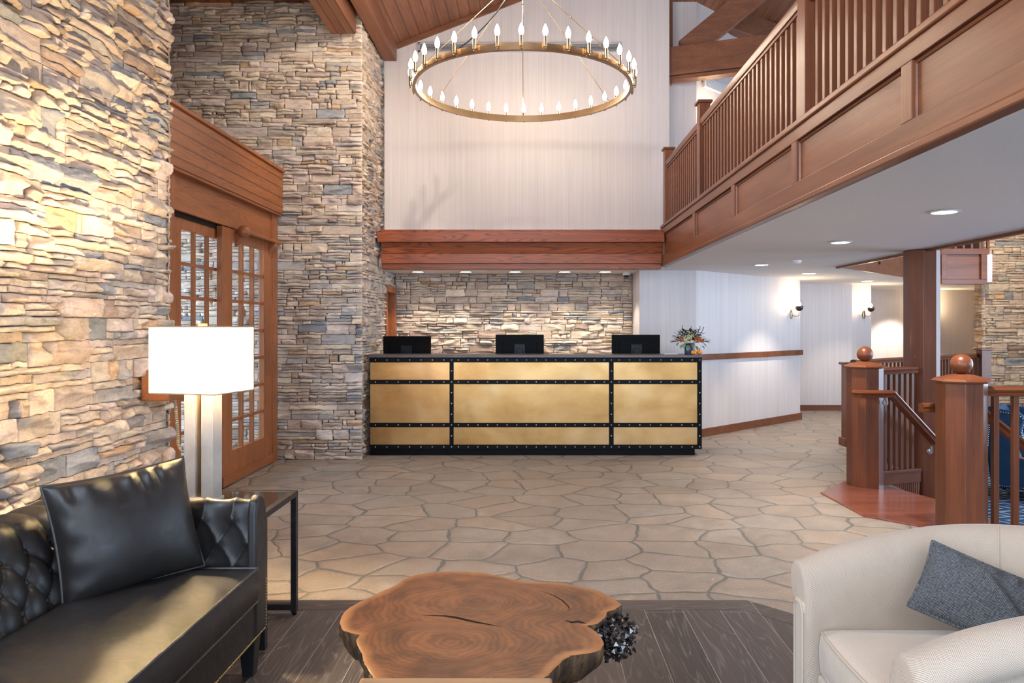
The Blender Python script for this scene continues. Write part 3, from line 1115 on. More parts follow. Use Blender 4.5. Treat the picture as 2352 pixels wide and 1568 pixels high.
# gable truss at the gallery's far end
ts = thing('roof_truss', 'dark timber truss with tie beam and brace above the far end of the gallery', 'truss', (2.9, 9.6, 4.8))
def slanted_box(b, p, q, wz, wy, n=(0, 1, 0)):
    p, q = Vector(p), Vector(q)
    d = (q - p).normalized()
    s = d.cross(Vector(n)).normalized() * wz / 2
    t = s.cross(d).normalized() * wy / 2
    vs = [p + s + t, p + s - t, p - s - t, p - s + t, q + s + t, q + s - t, q - s - t, q - s + t]
    return b.add(vs, [(0, 1, 2, 3), (7, 6, 5, 4), (0, 4, 5, 1), (1, 5, 6, 2), (2, 6, 7, 3), (3, 7, 4, 0)])


slanted_box(MB(), (1.80, 9.58, 4.98), (6.0, 8.05, 4.98), 0.37, 0.2).build('tie_beam', 'roofX', ts, bevel=0.008)
slanted_box(MB(), (1.80, 9.60, 4.765), (6.0, 8.07, 4.765), 0.05, 0.16).build('beam_soffit', 'roofX', ts, bevel=0.004)
slanted_box(MB(), (2.05, 9.62, 5.16), (3.10, 9.42, 5.98), 0.30, 0.16).build('brace', 'roofX', ts, bevel=0.008)
slanted_box(MB(), (2.62, 10.12, 5.86), (4.6, 10.9, 5.50), 0.30, 0.2).build('rafter', 'roofX', ts, bevel=0.008)
MB().box(1.795, 1.865, 9.52, 9.6, 4.7, 5.9).build('post', 'roofZ', ts, bevel=0.004)

# ---------------------------------------------------------------- beam above the desk
bm_ = thing('desk_beam', 'stepped red oak beam spanning above the reception desk', 'beam', (-0.1, 9.2, 2.23))
MB().box(-1.92, 1.66, 9.20, 9.36, 2.686, 2.735).build('cap_board', 'oakX', bm_, bevel=0.004)
MB().box(-1.93, 1.672, 9.05, 9.34, 2.560, 2.686).build('crown_board', 'oakX', bm_, bevel=0.006)
MB().extrude([(9.17, 2.422), (9.34, 2.422), (9.34, 2.560), (9.13, 2.560)], 'X', -1.90, 1.66).build('upper_board', 'oakX', bm_, bevel=0.003)
MB().box(-1.90, 1.655, 9.145, 9.34, 2.300, 2.422).build('lower_board', 'oakX', bm_, bevel=0.004)
MB().box(-1.895, 1.65, 9.175, 9.34, 2.232, 2.300).build('base_board', 'oakX', bm_, bevel=0.004)

# ---------------------------------------------------------------- gallery fascia
fa = thing('gallery_fascia', 'panelled reddish wood fascia along the gallery edge', 'fascia', (1.66, 5.0, 2.3))
Y0, Y1 = 1.2, 9.2
MB().box(1.685, 1.72, Y0, Y1, 2.30, 2.74).build('panel_board', 'railY', fa)
MB().box(1.660, 1.69, Y0, Y1, 2.30, 2.405).build('bottom_rail', 'railY', fa, bevel=0.003)
MB().box(1.660, 1.69, Y0, Y1, 2.665, 2.745).build('top_rail', 'railY', fa, bevel=0.003)
MB().box(1.645, 1.73, Y0, Y1 + 0.02, 2.745, 2.785).build('ledge', 'railY', fa, bevel=0.008)
MB().box(1.655, 1.745, Y0, Y1, 2.262, 2.302).build('base_moulding', 'railY', fa, bevel=0.008)
ys = [9.16, 7.40, 5.96, 4.57, 3.20, 1.8]
for y in ys:
    MB().box(1.660, 1.69, y - 0.045, y + 0.045, 2.405, 2.665).build('stile', 'railZ', fa, bevel=0.003)
for a, b_ in zip(ys, ys[1:]):
    y1, y0 = a - 0.045, b_ + 0.045
    m = MB()
    m.tube([(1.684, y0, 2.655), (1.684, y1, 2.655)], 0.010, 6).tube([(1.684, y1, 2.655), (1.684, y1, 2.405)], 0.010, 6)
    m.tube([(1.684, y0, 2.405), (1.684, y0, 2.655)], 0.010, 6)
    m.build('panel_moulding', 'railY', fa, smooth=True)

# gallery railing
gr = thing('gallery_railing', 'wooden balustrade of the gallery above the passage', 'railing', (1.74, 5.0, 2.785))
RX = 1.70
MB().extrude([(RX - .005, 3.52), (RX + .065, 3.52), (RX + .072, 3.545), (RX + .072, 3.575), (RX + .052, 3.60), (RX + .008, 3.60), (RX - .012, 3.575), (RX - .012, 3.545)], 'Y', Y0, 9.16).build('handrail', 'railY', gr, smooth=True, angle=25)
MB().box(RX + .005, RX + .055, Y0, 9.16, 3.495, 3.52).build('fillet', 'railY', gr)
for y, wd, top in ((9.14, 0.11, 3.73), (7.28, 0.12, 3.74), (4.50, 0.13, 3.75)):
    nw = MB().box(RX - .02, RX + .09, y - wd / 2, y + wd / 2, 2.785, top).build('newel_post', 'railZ', gr, bevel=0.004)
    MB().box(RX - .04, RX + .11, y - wd / 2 - .02, y + wd / 2 + .02, top, top + .025).build('post_cap', 'railX', nw, bevel=0.004)
bal = None
y = 9.02
while y > 1.9:
    if abs(y - 7.28) > 0.09 and abs(y - 4.50) > 0.10:
        if bal is None:
            bal = MB().box(-.0175, .0175, -.0175, .0175, 0, 0.71).build('baluster', 'railZ', gr, bevel=0.002, world=False)
            bal.location = (RX + .03 - 1.74, y - 5.0, 0)
        else:
            dup(bal, gr, (RX + .03 - 1.74, y - 5.0, 0))
    y -= 0.104

# ceiling edge on the lounge side and the far gallery front beyond the opening
struct(MB().box(3.86, 3.91, -3.5, 9.16, 2.235, 2.76).build('trim_5', 'railY'), 'wood edge of the ceiling along the lounge')
ff = thing('far_gallery_fascia', 'panelled wood gallery front seen through the ceiling opening', 'fascia', (5.4, 10.7, 2.26))
def along(p, q, t, o=0.0):
    p, q = Vector((*p, 0)), Vector((*q, 0))
    d = (q - p).normalized()
    n = Vector((d.y, -d.x, 0))
    r = p.lerp(q, t) + n * o
    return (r.x, r.y)


p_, q_ = (3.90, 9.12), (6.85, 12.17)
def plate(b, p, q, t0, t1, o0, o1, z0, z1):
    return b.prism([along(p, q, t0, o0), along(p, q, t1, o0), along(p, q, t1, o1), along(p, q, t0, o1)], z0, z1)


plate(MB(), p_, q_, 0, 1, 0, .03, 2.27, 2.80).build('panel_board', 'railX', ff)
plate(MB(), p_, q_, 0, 1, .03, .055, 2.235, 2.36).build('bottom_rail', 'railX', ff)
plate(MB(), p_, q_, 0, 1, .03, .055, 2.70, 2.82).build('top_rail', 'railX', ff)
for t in (0.02, 0.32, 0.62, 0.97):
    plate(MB(), p_, q_, t - .014, t + .014, .03, .055, 2.36, 2.70).build('stile', 'railZ', ff)
fe = thing('far_gallery_box', 'framed wood panel box of the far gallery beside the stone wall', 'fascia', (7.3, 12.3, 2.2))
MB().box(6.93, 7.70, 12.24, 12.34, 2.22, 2.80).build('panel_board', 'railX', fe)
for nm, bx in (('bottom_rail', (6.93, 7.70, 2.22, 2.30)), ('top_rail', (6.90, 7.74, 2.72, 2.82)), ('stile', (6.93, 7.02, 2.30, 2.72)), ('stile', (7.60, 7.70, 2.30, 2.72))):
    MB().box(bx[0], bx[1], 12.20, 12.24, bx[2], bx[3]).build(nm, 'railX', fe, bevel=0.004)
fr = thing('far_gallery_railing', 'slim balustrade of the far gallery above the framed panel box', 'railing', (7.3, 12.3, 2.82))
for i in range(9):
    MB().box(6.62 + i * .14, 6.66 + i * .14, 12.26, 12.30, 2.82, 3.55).build('baluster', 'railZ', fr)
MB().box(6.5, 7.9, 12.24, 12.32, 3.55, 3.61).build('handrail', 'railX', fr)

# ---------------------------------------------------------------- glazed vestibule doors
ds = sroot('trim_6', 'timber surround of the vestibule doors', (-2.9, 6.6, 0))
MB().box(-3.0, -2.84, 7.95, 8.10, 0, 2.76).build('jamb', 'doorZ', ds, bevel=0.004)
MB().box(-3.0, -2.86, 4.90, 5.80, 0, 2.76).build('jamb', 'doorZ', ds, bevel=0.004)
MB().box(-2.96, -2.865, 5.8, 7.95, 2.445, 2.76).build('header_board', 'doorY', ds, bevel=0.003)
MB().box(-3.0, -2.90, 5.8, 7.95, 2.405, 2.445).build('track', 'black_metal', ds)
MB().box(-3.0, -2.79, 4.90, 8.12, 2.76, 3.225).build('cornice', 'slatZ', ds, bevel=0.003)
MB().box(-3.0, -2.765, 4.90, 8.12, 3.225, 3.26).build('cornice_cap', 'doorY', ds, bevel=0.006)
MB().box(-3.0, -2.80, 4.90, 8.12, 2.735, 2.762).build('cornice_bead', 'doorY', ds, bevel=0.004)


def glazed(name, label, x0, x1, y0, y1, py0, py1, top):
    d = sroot(name, label, ((x0 + x1) / 2, (y0 + y1) / 2, 0))
    pz0, pz1, n = 0.32, 2.315, 7
    m = MB().box(x0, x1, y0, py0, 0.015, top).box(x0, x1, py1, y1, 0.015, top)
    m.box(x0, x1, py0, py1, 0.015, pz0).box(x0, x1, py0, py1, pz1, top)
    m.build('door_frame', 'doorZ', d, bevel=0.003)
    g = MB()
    dz, dy = (pz1 - pz0) / n, (py1 - py0) / 3
    for i in range(1, n):
        z = pz0 + dz * i
        g.box(x0 + .008, x1 - .008, py0, py1, z - .014, z + .014)
    for k in range(1, 3):
        y = py0 + dy * k
        g.box(x0 + .007, x1 - .007, y - .016, y + .016, pz0, pz1)
    g.build('muntin_lattice', 'doorZ', d)
    MB().box((x0 + x1) / 2 - .003, (x0 + x1) / 2 + .003, py0 - .005, py1 + .005, pz0 - .005, pz1 + .005).build('pane', 'glass', d)
    MB().box(x1, x1 + .012, y0, y1, 0.015, 0.11).build('kick_rail', 'doorY', d, bevel=0.003)
    return d


glazed('door_1', 'glazed wooden door leaf of many small panes, partly behind the lamp', -2.96, -2.915, 5.82, 6.92, 6.02, 6.80, 2.41)
glazed('door_2', 'glazed wooden door leaf of many small panes beside the stone pier', -2.90, -2.845, 6.66, 7.94, 6.88, 7.70, 2.43)
lg = thing('carved_rail', 'turned wooden rail with a ball end mounted above the glazed door', 'rail', (-2.80, 7.4, 2.40))
MB().box(-2.86, -2.76, 6.98, 8.02, 2.405, 2.445).build('shelf', 'doorY', lg, bevel=0.012)
MB().ball((-2.77, 6.97, 2.415), 0.062, 20).build('ball_end', 'doorZ', lg, smooth='all')
MB().extrude([(-2.86, 2.26), (-2.83, 2.30), (-2.775, 2.36), (-2.76, 2.405), (-2.86, 2.405)], 'Y', 7.82, 7.87).build('bracket', 'doorZ', lg, bevel=0.004)
MB().extrude([(-2.86, 2.27), (-2.83, 2.30), (-2.79, 2.36), (-2.77, 2.405), (-2.86, 2.405)], 'Y', 6.96, 7.02).build('bracket', 'doorZ', lg, bevel=0.004)

# ---------------------------------------------------------------- reception desk
desk = thing('reception_desk', 'long reception desk of brass panels in a riveted black steel frame', 'desk', (0.0, 8.75, 0))
DX0, DX1, DY = -1.88, 1.984, 8.40
MB().box(DX0, 1.91, 8.44, 9.05, 0, 0.085).build('toe_kick', 'black_metal', desk)
m = MB().box(DX0, DX1 - .004, DY + .02, DY + .10, .078, 1.142).box(DX1 - .08, DX1 - .004, DY + .10, 9.10, .078, 1.142)
m.build('carcass', 'black_metal', desk)
MB().box(DX0, 2.010, 8.365, 8.80, 1.142, 1.173).build('countertop', 'counter', desk, bevel=0.003)
MB().box(DX0, DX1 - .09, 8.52, 9.12, 0.735, 0.765).build('work_surface', 'counter', desk, bevel=0.003)
cols = [(-1.876, -.949), (-.901, .906), (.959, 1.933)]
rowz = [(.883, 1.085), (.383, .832), (.1285, .332)]
for cx0, cx1 in cols:
    for z0, z1 in rowz:
        MB().box(cx0 - .004, cx1 + .004, DY + .010, DY + .021, z0 - .004, z1 + .004).build('brass_panel', 'brass', desk)


def rivets(strip_o, pts):
    b = MB()
    for p in pts:
        k = len(b.v)
        b.lathe([(.0085, 0), (.0075, .003), (.004, .0055), (.0005, .0065)], (0, 0, 0), 8)
        for i in range(k, len(b.v)):
            x, y, z = b.v[i]
            b.v[i] = (p[0] + x, p[1] - z, p[2] + y)
    b.build('rivet_heads', 'rivet', strip_o, smooth=True)


vs_x = [(-1.88, -1.874), (-.949, -.901), (.906, .959), (1.933, 1.984)]
hz = [(1.085, 1.142), (.832, .883), (.332, .383), (.078, .1285)]
for i, (a, b_) in enumerate(vs_x):
    s = MB().box(a, b_, DY, DY + .012, .078, 1.142).build('steel_strip', 'black_metal', desk, bevel=0.001)
    if i:
        cx = (a + b_) / 2
        zs = []
        for (za, zb), (zc, zd) in zip(hz, hz[1:]):
            za, zd = (za + zb) / 2, (zc + zd) / 2
            n = max(2, round(abs(za - zd) / .115))
            zs += [za + (zd - za) * k / n for k in range(n)]
        zs.append(.103)
        rivets(s, [(cx, DY, z) for z in zs])
for z0, z1 in hz:
    s = MB().box(DX0, DX1, DY - .0012, DY + .011, z0, z1).build('steel_strip', 'black_metal', desk, bevel=0.001)
    pts = []
    for (a, b_), st_ in zip(cols, (.127, .116, .127)):
        n = round((b_ - a) / st_)
        pts += [(a + (b_ - a) * (k + .5) / n, DY - .0012, (z0 + z1) / 2) for k in range(n)]
    rivets(s, pts)


def monitor(label, x, y, rz, top):
    t = thing('computer_monitor', label, 'monitor', (x, y, 0.765), rz, 'computer monitors on the reception desk')
    w, h = 0.60, 0.36
    zt = top - 0.765
    z0 = zt - h
    MB().box(-w / 2, w / 2, 0.0, 0.03, z0, zt).build('housing', 'black_plastic', t, bevel=0.006, world=False)
    MB().extrude([(-w / 2 + .09, z0 + .04), (w / 2 - .09, z0 + .04), (w / 2 - .09, zt - .085), (w / 2 - .10, zt - .075), (-w / 2 + .10, zt - .075), (-w / 2 + .09, zt - .085)], 'Y', -.022, 0.0).build('rear_bulge', 'black_plastic', t, bevel=0.004, world=False)
    MB().box(-w / 2 + .012, w / 2 - .012, .030, .0315, z0 + .015, zt - .012).build('screen', 'smoked', t, world=False)
    MB().box(-.07, .07, -.036, -.022, z0 + .07, zt - .115).build('mount_plate', 'grey_plastic', t, bevel=0.008, world=False)
    MB().box(-.038, .038, -.062, -.036, .03, zt - .17).build('neck', 'grey_plastic', t, bevel=0.006, world=False)
    MB().box(-.13, .13, -.12, .08, 0, .018).build('stand_base', 'grey_plastic', t, bevel=0.006, world=False)
    return t


monitor('black computer monitor at the pier end of the desk, turned a little', -1.545, 8.98, R(-4), 1.383)
monitor('black computer monitor in the middle of the reception desk', -0.142, 8.98, 0, 1.402)
monitor('black computer monitor on the desk next to the flower vase', 1.303, 8.98, R(1), 1.400)

# flowers, pumpkins, papers on the counter
CT = 1.173
va = thing('flower_vase', 'blue ribbed vase of autumn flowers at the end of the counter', 'vase', (1.875, 8.56, CT))
pr = [(.052, 0), (.055, .004), (.056, .06), (.057, .128), (.053, .130), (.050, .125), (.048, .02)]
m = MB().lathe(pr, (0, 0, 0), 40)
for i, (x, y, z) in enumerate(m.v):
    a = math.atan2(y, x)
    k = 1 + .05 * math.cos(a * 12)
    m.v[i] = (x * k, y * k, z)
m.build('vase_body', 'vase', va, smooth='all', world=False)
rnd = random.Random(5)
lf, lp, tw = MB(), MB(), MB()


def leaf(b, base, d, ln, wd, droop=.2):
    d = Vector(d).normalized()
    s = d.cross(Vector((0, 0, 1)))
    s = s.normalized() if s.length > .05 else Vector((1, 0, 0))
    n = s.cross(d)
    P = []
    for i in range(5):
        t = i / 4
        c = Vector(base) + d * ln * t - Vector((0, 0, 1)) * droop * ln * t * t
        w = wd * math.sin(PI * min(.97, .06 + .94 * t)) * .5
        P.append([tuple(c - s * w + n * w * .3), tuple(c), tuple(c + s * w + n * w * .3)])
    b.grid(P)


for i in range(230):
    a, e = rnd.uniform(0, 2 * PI), rnd.uniform(-.25, 1.35)
    r = rnd.uniform(.05, .15)
    c = Vector((math.cos(a) * math.cos(e) * r * 1.25, math.sin(a) * math.cos(e) * r, .17 + math.sin(e) * r * .95))
    leaf(lf, c, (math.cos(a), math.sin(a), rnd.uniform(-.3, 1.0)), rnd.uniform(.04, .075), rnd.uniform(.016, .034))
for a0, n in ((-.35, 9), (.15, 9), (2.9, 8), (3.5, 7), (1.2, 6), (1.9, 6)):
    d = Vector((math.cos(a0), -.25, .55 if n > 6 else 1.3)).normalized()
    st_ = [Vector((0, 0, .12)) + d * t * .26 + Vector((0, 0, -.10)) * t * t for t in (0, .33, .66, 1)]
    tw.tube(st_, .002, 5)
    for k in range(n * 2):
        t = .35 + .65 * k / (n * 2)
        p = Vector((0, 0, .12)) + d * t * .26 + Vector((0, 0, -.10)) * t * t
        leaf(lf, p, (d.x + rnd.uniform(-.6, .6), d.y + rnd.uniform(-.5, .5), rnd.uniform(-.2, .9)), .055, .009)
for x, z, l in ((.13, .075, .05), (-.10, .085, .055), (.06, .07, .06), (-.03, .08, .07), (-.14, .11, .05), (.15, .10, .05), (.02, .10, .06), (-.07, .10, .06)):
    leaf(lp, (x, -.06, z + .03), (x * 4, -.5, -.6), l, l * .75, .2)
for x, y, h in ((-.09, .0, .34), (.13, .0, .33), (.18, .02, .32), (.02, .0, .33)):
    tw.tube([(x * .3, y, .12), (x * .7, y, h * .7), (x, y, h)], .0016, 5)
    for k in range(4):
        tw.ball((x * (.75 + .07 * k), y, h * (.74 + .08 * k)), .006, 8, .8, .8, 2.0)
lf.build('foliage', 'leaf_dark', va, world=False, smooth='all')
lp.build('round_leaves', 'leaf_pale', va, world=False, smooth='all')
tw.build('twigs', 'twig', va, world=False, smooth='all')
for c, r, mt in (((.075, -.11, .175), .045, 'bloom_orange'), ((.02, -.02, .275), .022, 'bloom_orange'), ((-.11, -.07, .18), .032, 'bloom_orange'), ((.135, -.06, .165), .026, 'bloom_orange'),
                 ((-.045, -.12, .185), .052, 'bloom_cream'), ((.0, -.08, .235), .036, 'bloom_cream')):
    b = MB()
    for k in range(46):
        v = Vector((rnd.gauss(0, 1), rnd.gauss(0, 1), rnd.gauss(0, 1))).normalized() * r * rnd.uniform(.55, 1)
        b.ball((c[0] + v.x, c[1] + v.y, c[2] + v.z), r * .17, 6)
    b.build('flower_head', mt, va, world=False, smooth='all')


def pumpkin(label, x, y, r):
    t = thing('mini_pumpkin', label, 'pumpkin', (x, y, CT), 0, 'mini pumpkins on the counter')
    n = 10
    prof = [(max(.002, r * math.sin(PI * i / n) ** .8), r * .78 - r * .78 * math.cos(PI * i / n)) for i in range(n + 1)]
    b = MB().lathe(prof, (0, 0, 0), 48)
    for i, (px, py, pz) in enumerate(b.v):
        k = 1 - .10 * abs(math.sin(math.atan2(py, px) * 4.5))
        b.v[i] = (px * k, py * k, pz)
    b.build('pumpkin_body', 'pumpkin', t, smooth='all', world=False)
    MB().tube([(0, 0, r * 1.45), (.002, 0, r * 1.8), (.008, 0, r * 2.15)], [.007, .005, .004], 8).build('stem', 'pumpkin_stem', t, smooth=True, world=False)


pumpkin('small orange pumpkin standing in front of the blue vase', 1.896, 8.43, .034)
pumpkin('small orange pumpkin nearer the end of the counter', 1.968, 8.45, .036)
pa = thing('paper_stack', 'low white stack of papers lying beside the vase on the counter', 'papers', (1.66, 8.62, CT))
MB().box(1.58, 1.74, 8.56, 8.72, CT, CT + .006).build('sheet', 'white_plastic', pa)
sd = thing('security_camera', 'white dome security camera under the desk ceiling', 'camera', (1.33, 10.1, 2.26))
MB().lathe([(.055, 0), (.055, -.035), (.045, -.045)], (1.33, 10.1, 2.26), 24).build('housing', 'white_plastic', sd, smooth=True)
MB().lathe([(.043, -.04), (.038, -.065), (.02, -.08), (.002, -.085)], (1.33, 10.1, 2.26), 24).build('dome', 'smoked', sd, smooth=True)

# ---------------------------------------------------------------- chandelier
CH = Vector((-0.085, 7.33, 3.915))
CR = 1.085
ch = thing('chandelier', 'large round brass ring chandelier of candle bulbs over the hall', 'chandelier', CH)
b = MB()
n = 120
prof = [(CR - .012, -.028), (CR + .022, -.028), (CR + .022, -.020), (CR + .004, -.018), (CR + .004, .042), (CR - .004, .042), (CR - .004, -.018), (CR - .012, -.020)]
P = []
for i in range(n):
    a = 2 * PI * i / n
    P.append([(r * math.cos(a), r * math.sin(a), z) for r, z in prof + prof[:1]])
b.grid(P, closed_u=True).build('ring', 'brass_ring', ch, smooth=True, world=False)
bl = None
for i in range(34):
    a = 2 * PI * (i + .5) / 34
    loc = ((CR + .042) * math.cos(a), (CR + .042) * math.sin(a), 0)
    if bl is None:
        bl = MB().lathe([(.002, -.030), (.010, -.022), (.006, -.012), (.014, -.006), (.0155, .0), (.0155, .085), (.012, .088)], (0, 0, 0), 16).add(
            [(-.045, -.004, .004), (-.01, -.004, .004), (-.01, .004, .004), (-.045, .004, .004), (-.045, -.004, .012), (-.01, -.004, .012), (-.01, .004, .012), (-.045, .004, .012)],
            [(0, 1, 2, 3), (4, 5, 6, 7), (0, 1, 5, 4), (3, 2, 6, 7)]).build('candle_holder', 'brass_ring', ch, smooth=True, world=False)
        q = MB().lathe([(.009, .086), (.018, .100), (.0235, .122), (.022, .142), (.013, .168), (.0035, .188), (.0008, .192)], (0, 0, 0), 14).build('bulb', 'bulb', bl, smooth='all', world=False)
        bl.location, bl.rotation_euler = loc, (0, 0, a)
    else:
        dup(bl, ch, loc, (0, 0, a))
HUB = Vector((0, 0, 1.17))
for k in range(6):
    a = R(30 + 60 * k) + R(0.5)
    p = Vector((CR * math.cos(a), CR * math.sin(a), .04))
    if k == 1:
        p = Vector((CR * math.cos(a), CR * math.sin(a), .04))
    m = MB().tube([p, p.lerp(HUB, .50)], .0042, 6).tube([p.lerp(HUB, .50), HUB], .0042, 6)
    m.ball(p.lerp(HUB, .5), .011, 8).ball(p, .010, 8)
    m.build('suspension_rod', 'brass_ring', ch, smooth=True, world=False)
MB().lathe([(.01, .10), (.05, .06), (.055, .0), (.03, -.03), (.004, -.05)], (0, 0, 1.19), 20).build('hub', 'brass_ring', ch, smooth=True, world=False)
MB().tube([(0, 0, 1.2), (0, 0, 2.05)], .007, 8).build('hanging_stem', 'brass_ring', ch, smooth=True, world=False)
a = R(212)
pp_ = Vector((CR * math.cos(a), CR * math.sin(a), .03))
cpts = [HUB.lerp(pp_, t) + Vector((0.02, 0, -.16 * math.sin(PI * t))) for t in [i / 10 for i in range(11)]]
MB().tube(cpts, .0075, 6).build('power_cable', 'black_plastic', ch, smooth=True, world=False)

# long air grille high on the tall wall
def grille(name, label, x0, x1, y, z0, z1, loc_only=None):
    g = thing(name, label, 'vent', ((x0 + x1) / 2, y, (z0 + z1) / 2))
    m = MB().box(x0, x1, y - .02, y, z1 - .018, z1).box(x0, x1, y - .02, y, z0, z0 + .018)
    m.box(x0, x0 + .02, y - .02, y, z0, z1).box(x1 - .02, x1, y - .02, y, z0, z1)
    m.build('frame', 'grey_vent', g)
    s = MB()
    k = z0 + .03
    while k < z1 - .02:
        s.box(x0 + .02, x1 - .02, y - .014, y - .003, k, k + .006)
        k += .017
    s.build('slats', 'grey_vent', g)
    MB().box(x0 + .01, x1 - .01, y - .003, y + .002, z0 + .01, z1 - .01).build('backing', 'dark', g)
    return g


grille('air_vent', 'long grey slotted air vent behind the chandelier', -1.46, 1.16, 9.358, 5.05, 5.17)

# ---------------------------------------------------------------- ceiling lights
dl = None
def downlight(label, x, y, power, z=CZ, size=95, group='recessed ceiling lights', r=.075):
    t = thing('recessed_light', label, 'ceiling light', (x, y, z), 0, group)
    MB().lathe([(r, 0), (r + .022, -.003), (r + .024, -.006), (r + .002, -.010), (r, -.006)], (0, 0, 0), 28).build('trim_ring', 'white_plastic', t, smooth=True, world=False)
    MB().lathe([(r * .99, -.0085), (r * .98, -.0095), (r * .5, -.0105), (.001, -.011)], (0, 0, 0), 24).build('lens', 'down_lens', t, smooth=True, world=False)
    s = spot_light('downlight_beam', (x, y, z - .025), (x, y, 0), power, NEUT, size, 0.5, 0.05)
    return t


downlight('round recessed ceiling light nearest the viewer under the gallery', 2.72, 4.76, 60)
downlight('second round recessed ceiling light from the viewer under the gallery', 2.77, 6.47, 60)
downlight('round recessed ceiling light in the passage ceiling before the angled wall', 2.81, 8.82, 36)
downlight('round recessed ceiling light near the corner of the ceiling opening', 3.95, 10.25, 60)
downlight('round recessed ceiling light far down the passage by the second wall lamp', 5.55, 11.95, 40)
for i, px in enumerate((960, 1070, 1183, 1297, 1390)):
    x = (px - 1220) / 1660 * 9.95
    downlight(('recessed light over the desk, first from the pier', 'recessed light over the desk, second from the pier', 'recessed light over the middle of the desk',
               'recessed light over the desk, second from the camera dome', 'recessed light over the desk nearest the camera dome')[i], x, 9.95, 26, CZ, 100, 'recessed lights over the desk')
downlight('recessed ceiling light behind the tall wooden post near the far wall', 7.45, 14.2, 110)
sm = thing('smoke_detector', 'small white smoke detector on the passage ceiling', 'detector', (3.05, 8.3, CZ))
MB().lathe([(.05, 0), (.05, -.02), (.035, -.032), (.001, -.034)], (3.05, 8.3, CZ), 20).build('housing', 'white_plastic', sm, smooth=True)

# ---------------------------------------------------------------- wall lamps
def sconce(label, x, y, z, nx, ny, power=9):
    t = thing('wall_sconce', label, 'wall lamp', (x, y, z), math.atan2(ny, nx), 'wall sconces along the passage')
    # local +x points away from the wall
    m = MB().tube([(.002, 0, 0), (.012, 0, 0), (.018, 0, 0)], [.05, .05, .035], 20)
    for i, (vx, vy, vz) in enumerate(m.v):
        m.v[i] = (vx, vy * .62, vz * 1.5)
    m.build('backplate', 'brass_ring', t, smooth=True, world=False)
    MB().tube([(.015, 0, -.02), (.08, 0, -.035), (.125, 0, -.03), (.14, 0, 0.0), (.14, 0, .05)], .006, 8).build('arm', 'brass_ring', t, smooth=True, world=False)
    MB().lathe([(.004, .045), (.030, .052), (.052, .075), (.060, .105), (.060, .125), (.057, .125), (.056, .105)], (.14, 0, 0), 28).build('cup', 'cup', t, smooth='all', world=False)
    MB().lathe([(.056, .125), (.056, .16), (.048, .195), (.03, .215), (.002, .222)], (.14, 0, 0), 28).build('glass_dome', 'glass', t, smooth='all', world=False)
    MB().lathe([(.008, .10), (.016, .125), (.024, .155), (.018, .18), (.002, .195)], (.14, 0, 0), 14).build('bulb', 'sconce_bulb', t, smooth='all', world=False)
    p = world_matrix(t) @ Vector((.14, 0, .165))
    point_light('sconce_glow', p, power, WARM, .03)
    return t


nA = Vector((1.94, -2.12, 0)).normalized()
sconce('bronze wall lamp with glowing glass dome on the angled wall', 4.13, 11.49, 1.70, nA.x, nA.y, 5)
sconce('bronze wall lamp with glowing glass dome at the narrow wall end far down the passage', 6.02, 13.08, 1.72, 0.53, -.85, 5)
sconce('bronze wall lamp with glowing glass dome half hidden by the tall wooden post', 8.22, 14.95, 1.72, .1, -1, 18)
sconce('upper wall lamp glowing behind the gallery newel post', 2.35, 9.85, 4.20, nA.x, nA.y, 9)
gv = thing('wall_vent', 'white slotted air vent on the angled upper wall below the truss', 'vent', (2.74, 10.19, 4.82), math.atan2(1.94, 2.12))
MB().box(-.55, .55, -.03, 0, -.07, .07).build('frame', 'white_plastic', gv, world=False, bevel=.004)
s = MB()
for k in range(6):
    s.box(-.52, .52, -.034, -.030, -.055 + k * .019, -.047 + k * .019)
s.build('slats', 'grey_vent', gv, world=False)

# ---------------------------------------------------------------- sofa
def crom(P, n):
    """Catmull-Rom samples through 2-D points, even in arc length."""
    P = [np.array(p, float) for p in P]
    Q = [2 * P[0] - P[1]] + P + [2 * P[-1] - P[-2]]
    out = []
    for i in range(1, len(Q) - 2):
        for t in np.linspace(0, 1, 40, endpoint=False):
            a, b_, c, d = Q[i - 1], Q[i], Q[i + 1], Q[i + 2]
            out.append(.5 * ((2 * b_) + (-a + c) * t + (2 * a - 5 * b_ + 4 * c - d) * t * t + (-a + 3 * b_ - 3 * c + d) * t ** 3))
    out.append(P[-1])
    out = np.array(out)
    s = np.concatenate([[0], np.cumsum(np.linalg.norm(np.diff(out, axis=0), axis=1))])
    ss = np.linspace(0, s[-1], n)
    return np.stack([np.interp(ss, s, out[:, 0]), np.interp(ss, s, out[:, 1])], 1), ss


def tuft(al, s, a, s_top, bsp, A, rows):
    """How far the padding stands proud: deep-buttoned diamonds below s_top, plain pleats above it."""
    Pp, Q = al / a, (s_top - s) / bsp
    Qc = np.clip(Q, 0, rows)
    c1, c2 = Pp + Qc / 2, Pp - Qc / 2
    pil = (np.abs(np.sin(PI * c1)) * np.abs(np.sin(PI * c2))) ** .32
    fade = np.where(Q < 0, np.exp(-np.abs(Q) * .35), 1.0) * np.where(Q > rows, np.exp(-(Q - rows) * .8), 1.0)
    pil = 1 - (1 - pil) * fade
    hole = 0
    for r in range(rows + 1):
        off = 0 if r % 2 == 0 else .5
        dx = (Pp - off - np.round(Pp - off)) * a
        hole = hole + np.exp(-((dx / .022) ** 2 + ((s_top - r * bsp - s) / .022) ** 2))
    return A * pil - .012 * hole


sofa = thing('leather_sofa', 'black leather tufted sofa under the stone wall', 'sofa', (-1.6, 2.15, 0))
SY0, SY1 = 1.15, 3.06


